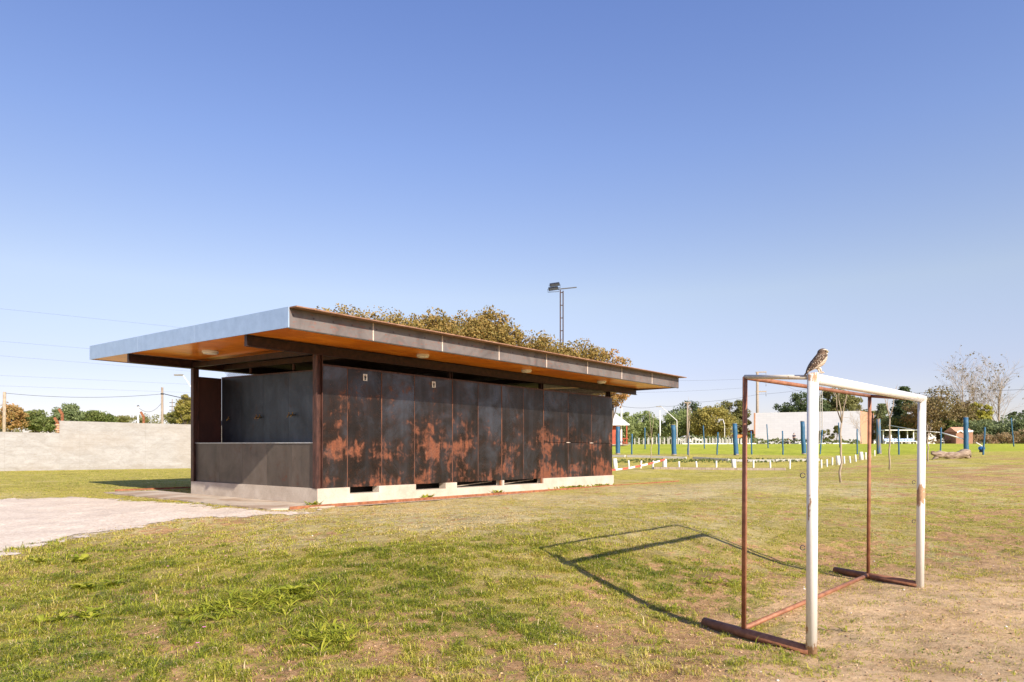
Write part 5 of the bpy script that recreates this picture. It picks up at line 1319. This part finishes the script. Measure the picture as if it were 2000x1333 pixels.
# sitting on the ground, knees forward to the left
J = [(0,0,.13,.14),(.03,0,.32,.12),(.02,0,.55,.15),(0,0,.66,.06),(-.01,0,.74,.05),
     (0,-.17,.56,.05),(.12,-.2,.34,.042),(.22,-.2,.10,.03),
     (0,.17,.56,.05),(-.12,.2,.38,.042),(-.30,.16,.34,.03),
     (-.08,-.09,.13,.085),(-.42,-.12,.30,.06),(-.75,-.12,.08,.042),(-.88,-.12,.10,.036),
     (-.08,.09,.13,.085),(-.45,.12,.20,.06),(-.82,.12,.07,.042),(-.94,.12,.10,.036)]
pl_ = gp(1539.5, 108)
person(pl_, 'dark haired person in white top sitting on the grass beside the standing one', J, E, [(7,(.5,0,-.6),(0,1,0)),(10,(-1,0,-.1),(0,1,0))],
       [('shirt',[0,1,2,5,6,8,9],.018,M['whitecloth']),('trousers',[0,11,12,13,15,16,17],.018,M['blackcloth']),('shoe',[13,14],.014,M['black']),('shoe',[17,18],.014,M['black'])], (-.01,0,.82), 0)

# ------------------------------------------------------------------ trees
def put(o, px, Y, rz=0, sc=1.0, base=None):
    p = gp(px, Y); o.location = p if base is None else (p.x, p.y, base); o.rotation_euler = (0,0,rz); o.scale = (sc,)*3
    return o
def tree_px(px, Y, vtop, wpx, vbot, pal, seed, lab, nclump=60, nleaf=90, leafpx=1.6, shape='round', clump_r=.15, droop=0, name='tree', group=None, trunk=None, cat='tree'):
    p = gp(px, Y); h = zat(vtop, Y)-p.z; wd = wpx/F_PX*Y; cb = max(.0, zat(vbot, Y)-p.z); lf = leafpx/F_PX*Y
    o = make_tree(name, h, wd, cb, pal, seed, nclump, nleaf, lf, clump_r, shape, trunk or M['bark'], None, droop, 0, lab, group, cat)
    o.location = p; o.rotation_euler = (0,0,seed*1.3); return o
g1 = 'autumn trees rising behind the pavilion roof'
for i, (px, vt, wp, lab) in enumerate([(662,598,140,'golden brown autumn tree leftmost above the pavilion roof'),(755,606,130,'golden brown autumn tree second above the roof, beside the leftmost'),(838,610,110,'olive and gold autumn tree above the middle of the roof'),(905,607,110,'olive autumn tree just left of the tallest one'),(958,601,90,'tallest pointed autumn tree left of the ladder mast'),(1040,655,110,'lower golden autumn tree just left of the ladder mast'),(1120,670,100,'low golden autumn tree behind and right of the ladder mast'),(1188,682,96,'thin leaved russet tree over the right end of the roof, drooping beside the cabin')]):
    last = i == 7
    tree_px(px, 36, vt, wp*1.55 if not last else wp, 800, 'autumn' if not last else 'orange', 40+i, lab, 400 if not last else 90, 72 if not last else 50, 2.8, clump_r=.115, name='autumn_tree', group=g1)
T = [
 (1218,125,806,70,862,'willow',1,'grey green willow beside the cabin roof',60,110,'round',.5),
 (1262,128,803,70,862,'willow',2,'feathery green willow left of the slim pale pole',60,110,'round',.5),
 (1238,135,815,70,864,'brown',3,'brownish thin tree between the first two willows',40,80,'round',0),
 (1325,126,801,80,862,'willow',4,'broad drooping willow under the slanting lamp arm',80,120,'round',.6),
 (1345,150,785,80,850,'dark',5,'dark rounded tree behind the pole with a crossbar',60,100,'round',0),
 (1388,122,789,88,862,'yellow',6,'large yellowing tree behind the far white kerbs',90,120,'round',0),
 (1428,128,782,52,835,'olive',7,'umbrella shaped tree with layered crown left of the rusty goal pipe',26,150,'flat',0),
 (1447,130,800,44,850,'olive',8,'spreading olive tree behind the rusty goal pipe',34,120,'flat',0),
 (1464,128,845,24,862,'green',9,'low green bush at the left end of the white block wall',24,80,'round',0),
 (1566,150,768,92,830,'dark',10,'large dark green tree above the white block wall',80,130,'round',0),
 (1635,150,754,76,830,'olive',11,'tall olive green tree above the right part of the block wall',60,130,'round',0),
 (1668,155,772,48,840,'olive',12,'smaller olive tree beside the brick side of the block building',40,110,'flat',0),
 (1722,135,790,52,862,'greygreen',13,'grey green conifer behind the worn blue trunk',70,110,'cone',0),
 (1765,145,757,62,850,'dark',14,'tall dark conifer above the team bench',80,130,'cone',0),
 (1765,135,812,70,856,'green',15,'broad green bush behind the team bench roof',60,110,'round',0),
 (1800,150,770,30,850,'dark',16,'narrow dark conifer beside the far white goalpost',36,100,'cone',0),
 (1832,128,756,110,858,'brown',17,'large brown and olive leaved tree right of the far goalpost',110,120,'round',0),
 (1700,160,800,60,860,'olive',18,'dull olive tree behind the brick side wall',50,100,'round',0),
 (1886,135,778,48,840,'brown',19,'brown leaved tree among the bare poplars',50,90,'round',0),
 (1912,128,782,46,846,'gold',20,'bright golden weeping tree left of the bare poplars',70,130,'round',.8),
 (1862,126,812,54,864,'green',21,'dense green bush behind the brick hut',50,110,'round',0),
 (1925,122,820,90,866,'greygreen',22,'broad grey green hedge bush right of the golden tree',80,120,'round',0),
 (1985,120,812,90,866,'greygreen',23,'tall grey green bush at the right edge',80,120,'round',0),
 (2050,122,806,100,866,'green',24,'green bush just past the right edge',60,100,'round',0),
 (2000,150,796,50,860,'dark',25,'dark tree peeping over the bush at the right edge',50,100,'round',0),
 (1608,121,838,26,864,'olive',26,'small leafy shrub against the block wall beside the mast',20,60,'round',0),
 (1634,121,832,24,864,'olive',27,'small pointed shrub against the block wall beside the sapling',20,60,'cone',0),
 # left, beyond the wall
 (22,85,788,64,840,'orange',31,'orange brown autumn tree behind the thick pale pole',60,90,'round',0),
 (-50,85,794,90,842,'green',32,'green tree just past the left edge',50,90,'round',0),
 (72,88,800,60,842,'green',33,'green tree between the orange one and the round one',60,100,'round',0),
 (134,80,787,58,836,'greygreen',34,'rounded bright green tree above the wall step',80,110,'round',0),
 (95,78,816,50,842,'green',35,'low green bush just above the lower wall section',40,90,'round',0),
 (185,90,803,66,834,'green',36,'wide low green bush right of the round tree',60,100,'round',0),
 (225,95,812,60,834,'olive',37,'olive bush beyond the middle of the higher wall',40,90,'round',0),
 (366,84,770,54,836,'yellow',38,'yellow green tree just left of the pavilion post',70,110,'round',0),
 (345,88,800,40,838,'olive',39,'loose olive tree among the cables behind the wall',30,70,'round',0),
]
for (px, Y, vt, wp, vb, pal, sd, lab, nc, nl, shp, dr) in T:
    nm = {'cone': 'conifer'}.get(shp, 'tree')
    if 'willow' in lab: nm = 'willow_tree'
    cat = 'tree'
    if 'bush' in lab or 'shrub' in lab: nm = 'bush'; cat = 'bush'
    tree_px(px, Y, vt, wp*1.0, vb, pal, sd, lab, nc, nl, 2.1, shp, .14 if shp != 'flat' else .17, dr, nm, 'trees and bushes round the grounds', cat=cat)
# bare poplars
for (px, Y, vt, w_, sd, lab) in ((1878, 130, 714, 100, 5, 'tall bare poplar with a few last leaves, left one of the pair'), (1958, 128, 720, 100, 8, 'tall bare poplar at the right, beside the leaning far blue post'), (1905, 140, 735, 70, 11, 'slighter bare tree between the two tall poplars')):
    p = gp(px, Y); h = zat(vt, Y)-p.z; o = bare_tree('bare_tree', h, h*.62, sd, lab, 'bare trees at the right', levels=3, leafpal='brown', leaf=.16, leafn=70, nmain=22, tr=.17); o.location = p
for (px, Y, vt, sd, lab) in ((1683, 116, 806, 21, 'small bare tree against the corner of the block building'), (1932, 132, 770, 24, 'twiggy bare shrub tree behind the grey green bush')):
    p = gp(px, Y); h = zat(vt, Y)-p.z; o = bare_tree('bare_tree', h, h*.9, sd, lab, 'bare trees at the right', levels=3, nmain=8); o.location = p

# far woodland masses, dry brush, weeds strip along the block wall
def mass(name, pxs, Y, vts, pal, seed, lab, cat, nleaf=60, leafpx=2.0, depth=6, rad_px=9):
    rg = np.random.default_rng(seed); cen = []
    for i in range(len(pxs)-1):
        a, b = pxs[i], pxs[i+1]; n = max(2, int(abs(b-a)/4))
        for k in range(n):
            for j in range(3):
                px = a+(b-a)*(k+rg.random())/n; vt = vts[i]+(vts[i+1]-vts[i])*k/n; YY = Y+rg.random()*depth
                zb = gz1(px2x(px, YY), YY); zt_ = zat(vt+rg.random()*4, YY)-rad_px/F_PX*YY*.6; t = 1-rg.random()**1.6
                cen.append((px2x(px, YY), YY, zb+(zt_-zb)*max(t, .1) if zt_ > zb else zb+.05))
    cen = np.array(cen); rad = (rad_px*(.6+rg.random(len(cen))*.7))/F_PX*cen[:, 1]
    V, Q, rn = leafquads(rg, cen, rad, nleaf, leafpx/F_PX*Y, .75); 
    gzv = gz(V[:, 0], V[:, 1]); V[:, 2] = np.maximum(V[:, 2], gzv-.1)
    tag(np_mesh(name, V, [Q], L[pal], attrs={'rnd': rn}), lab, cat, kind='stuff')
mass('woodland', [1150,1300,1450,1475], 165, [838,835,838,842], 'willow', 1, 'distant mixed green woodland behind the pale fence posts', 'woodland', 50, 2.2)
mass('woodland', [1690,1760,1860,1960,2150], 170, [832,838,842,835,832], 'olive', 2, 'distant olive woodland behind the team bench and hut', 'woodland', 50, 2.2)
mass('woodland', [-200,60,200,300,400], 150, [812,816,812,808,806], 'olive', 3, 'low distant woodland line above the boundary wall', 'woodland', 70, 1.8, 8, 8)
mass('weeds', [1200,1300,1420,1600], 37.5, [900.5,900.5,902,901.5], 'green', 8, 'leafy low weeds between the concrete kerbs and the white posts', 'weeds', 6, 2.6, 3, 2.2)
mass('dry_brush', [1895,1950,2000,2150], 114, [846,842,838,838], 'dry', 4, 'dry brown brush at the foot of the grey green bushes', 'brush', 60, 1.5, 3, 6)
mass('weeds', [1474,1560,1680], 118, [855,856,857], 'green', 5, 'strip of green weeds along the foot of the white block wall', 'weeds', 40, 1.2, 2, 3)
mass('weeds', [1790,1868], 112, [856,856], 'dry', 7, 'pale dry weeds left of the brick hut', 'weeds', 40, 1.2, 2, 3)
mass('weeds', [1480,1320,1230], 115, [852,851,853], 'greygreen', 6, 'grey green undergrowth between the pale fence posts', 'weeds', 40, 1.6, 3, 4)

# ------------------------------------------------------------------ weeds, flowers, stones near the camera
def weed_patch(name, cx, cy, rx, ry, n, lh, lw, seed, lab, rnlo=.12, rnhi=.48, flat=.35, cat='weed'):
    rg = np.random.default_rng(seed); base = at(cx, cy); V = []; Q = []; rn = []; off = 0
    m = max(4, n//7)
    ctr = [(base.x+rg.normal()*rx*.5, base.y+rg.normal()*ry*.5) for _ in range(m)]
    for (qx, qy) in ctr:
        z = float(gsurf(np.array([qx]), np.array([qy]))[0])
        for k in range(9):
            az = rg.random()*6.283; ln = lh*(.6+rg.random()*.7); up = (1-flat)*(.4+rg.random()); wd = lw*(.7+rg.random()*.6)
            d = np.array([math.cos(az), math.sin(az), 0]); s_ = np.array([-d[1], d[0], 0]); c = rg.random()
            for t, wf_ in ((0,.25),(.3,.85),(.6,1.0),(.85,.6),(1,.08)):
                zz_ = ln*(up*t*1.3-up*t*t*.75)+.004+.010*t; pt = np.array([qx, qy, z])+d*ln*t+np.array([0,0,zz_]); fold = np.array([0,0,wd*.22*wf_])
                V += [pt-s_*wd/2*wf_+fold, pt, pt+s_*wd/2*wf_+fold]; rn += [rnlo+(rnhi-rnlo)*c]*3
            for i in range(4):
                o_ = off+i*3; Q += [[o_,o_+1,o_+4,o_+3],[o_+1,o_+2,o_+5,o_+4]]
            off += 15
    V = np.array(V); o0 = np.array([base.x, base.y, base.z]); o = np_mesh(name, V-o0, [np.array(Q)], M['grass'], attrs={'rnd': np.array(rn)}, smooth=True, loc=base)
    return tag(o, lab, cat, 'leafy weeds in the foreground grass')
WD = [(520,1185,.62,.40,420,.115,.012,'tall strap leaved weed clump in the left foreground with seed blades'),(640,1245,.34,.28,220,.12,.011,'dark strap leaved weed clump at the lower right of the leafy patch'),(430,1200,.46,.34,220,.10,.013,'leafy weed clump at the left of the big weed patch'),
      (120,1105,.30,.12,45,.10,.050,'broad leaved weed rosette near the gravel edge'),(185,1152,.24,.10,40,.10,.050,'broad leaved weed rosette below the one near the gravel'),(575,1165,.06,.05,18,.12,.055,'single bright broad leaved plant above the strap leaved clump'),(150,1210,.3,.2,50,.09,.040,'low broad leaved weeds in the far left foreground'),
      (1400,1145,.22,.14,70,.08,.010,'small green tuft of weed on the soil left of the goal'),(1290,1195,.15,.1,40,.07,.010,'little weed tuft between the goal shadow and the ground bar'),(1640,1235,.10,.08,30,.07,.008,'little grass tuft right of the near goalpost')]
for i, (a, b, rx, ry, n, lh, lw, lab) in enumerate(WD): weed_patch('weed_clump', a, b, rx, ry, n, lh, lw, 60+i, lab)
# weeds by the plinth
for i, (s_, wv, n, lab) in enumerate(((-.18,-.10,30,'green weed growing at the pavilion corner on the slab'),(sof(820),-.22,26,'small green weed below the second plinth vent'),(sof(960),-.22,40,'weed tuft growing below the wide plinth vent'),(sof(1105),-.16,90,'leafy green weeds against the plinth near its right end'),(sof(1165),-.16,70,'leafy weed clump at the right end of the plinth'))):
    rg = np.random.default_rng(90+i); p = Bw(s_, wv); V = []; rn = []; Q = []; off = 0
    k = 4 if i < 3 else 10
    sx = .06 if i < 3 else .35
    for j in range(n):
        q = p+EX*rg.normal()*sx; z = GB+.0; az = rg.random()*6.28; ln = .08+rg.random()*.10; d = Vector((math.cos(az), math.sin(az), .9)).normalized(); s2 = Vector((-d.y, d.x, 0)).normalized()*.02
        b0 = Vector((q.x, q.y, z)); m_ = b0+d*ln*.6; t_ = b0+d*ln+Vector((d.x,d.y,0))*.04
        for v in (b0, m_-s2, t_, m_+s2): V.append(v-Vector((p.x, p.y, GB)))
        rn += [rg.random()*.5]*4; Q.append([off, off+1, off+2, off+3]); off += 4
    tag(np_mesh('weed', np.array([tuple(v) for v in V]), [np.array(Q)], M['grass'], attrs={'rnd': np.array(rn)}, loc=(p.x, p.y, GB)), lab, 'weed', 'weeds along the plinth')
# pink flowers
fl_lab = ['pink wild flower at the upper middle of the lush grass band', 'pink wild flower furthest right in the lush grass', 'pink wild flower above the weed patch', 'pale pink wild flower beside the weed patch', 'bright pink wild flower lowest in the foreground soil', 'pale pink wild flower near the lower edge']
for i, (px, v) in enumerate([(441,1098),(515,1088),(328,1124),(353,1138),(399,1251),(386,1281)]):
    p = at(px, v); p.z = float(gsurf(np.array([p.x]), np.array([p.y]))[0]); o = empty('wild_flower', p, 0, fl_lab[i], 'flower', 'pink wild flowers in the grass')
    mb = MB()
    for k in range(5):
        a = k*1.257+i; d = Vector((math.cos(a), math.sin(a), .35)); s_ = Vector((-d.y, d.x, 0))
        c = Vector((0,0,.075)); mb.add([c, c+d*.010+s_*.006, c+d*.018, c+d*.010-s_*.006], [(0,1,2,3)])
    mb.build('petals', M['pink'], o); MB().tube([(0,0,0),(.003,0,.04),(0,0,.075)], .0015, 5).build('stem', M['grass'], o)
# scattered small stones and clods
rg = np.random.default_rng(77); n = 30000
y = 3.4+rg.random(n)**1.5*13; x = (rg.random(n)*2-1)*(y*.80+.8)
sl_c, dr_c, h_c = cover(x, y); k = (rg.random(n) < sl_c*.9+.06) & ~bld_mask(x, y) & ~slab_mask(x, y)
x, y = x[k], y[k]; n = len(x); z = gsurf(x, y); pale = rg.random(n) < .015
r_ = np.where(pale, .003+rg.random(n)**3*.012, .002+rg.random(n)**4*.011); az = rg.random(n)*6.28
b8 = np.array([(1,0,0),(-1,.1,0),(0,1,0),(0,-1,.1),(0,.1,1),(.1,0,-1)], float)*np.array([1.3,1,.6])
Vb = b8[None]*r_[:, None, None]*(.7+rg.random((n, 6, 1))*.6); ca, sa = np.cos(az)[:, None], np.sin(az)[:, None]
Vb = np.stack([Vb[..., 0]*ca-Vb[..., 1]*sa+x[:, None], Vb[..., 0]*sa+Vb[..., 1]*ca+y[:, None], Vb[..., 2]+(z+r_*.15)[:, None]], -1)
tr_ = np.array([(0,2,4),(2,1,4),(1,3,4),(3,0,4),(2,0,5),(1,2,5),(3,1,5),(0,3,5)])
Tb = (np.arange(n)*6)[:, None, None]+tr_[None]
bm_ = N('soil_clods'); at_ = bm_.n('Attribute'); at_.attribute_name = 'rnd'
M['clods'] = bm_.setc(bm_.ramp(at_.outputs['Fac'], [(0, (.24,.13,.07)), (.6, (.46,.285,.16)), (.9, (.58,.39,.24)), (1, (.78,.72,.64))]), .95)
rnb = np.repeat(np.where(pale, 1.0, rg.random(n)*.88), 6)
tag(np_mesh('soil_clods', Vb.reshape(-1, 3), [Tb.reshape(-1, 3)], M['clods'], attrs={'rnd': rnb}), 'small brown clods and a few pale pebbles scattered over the soil', 'clods', kind='stuff')
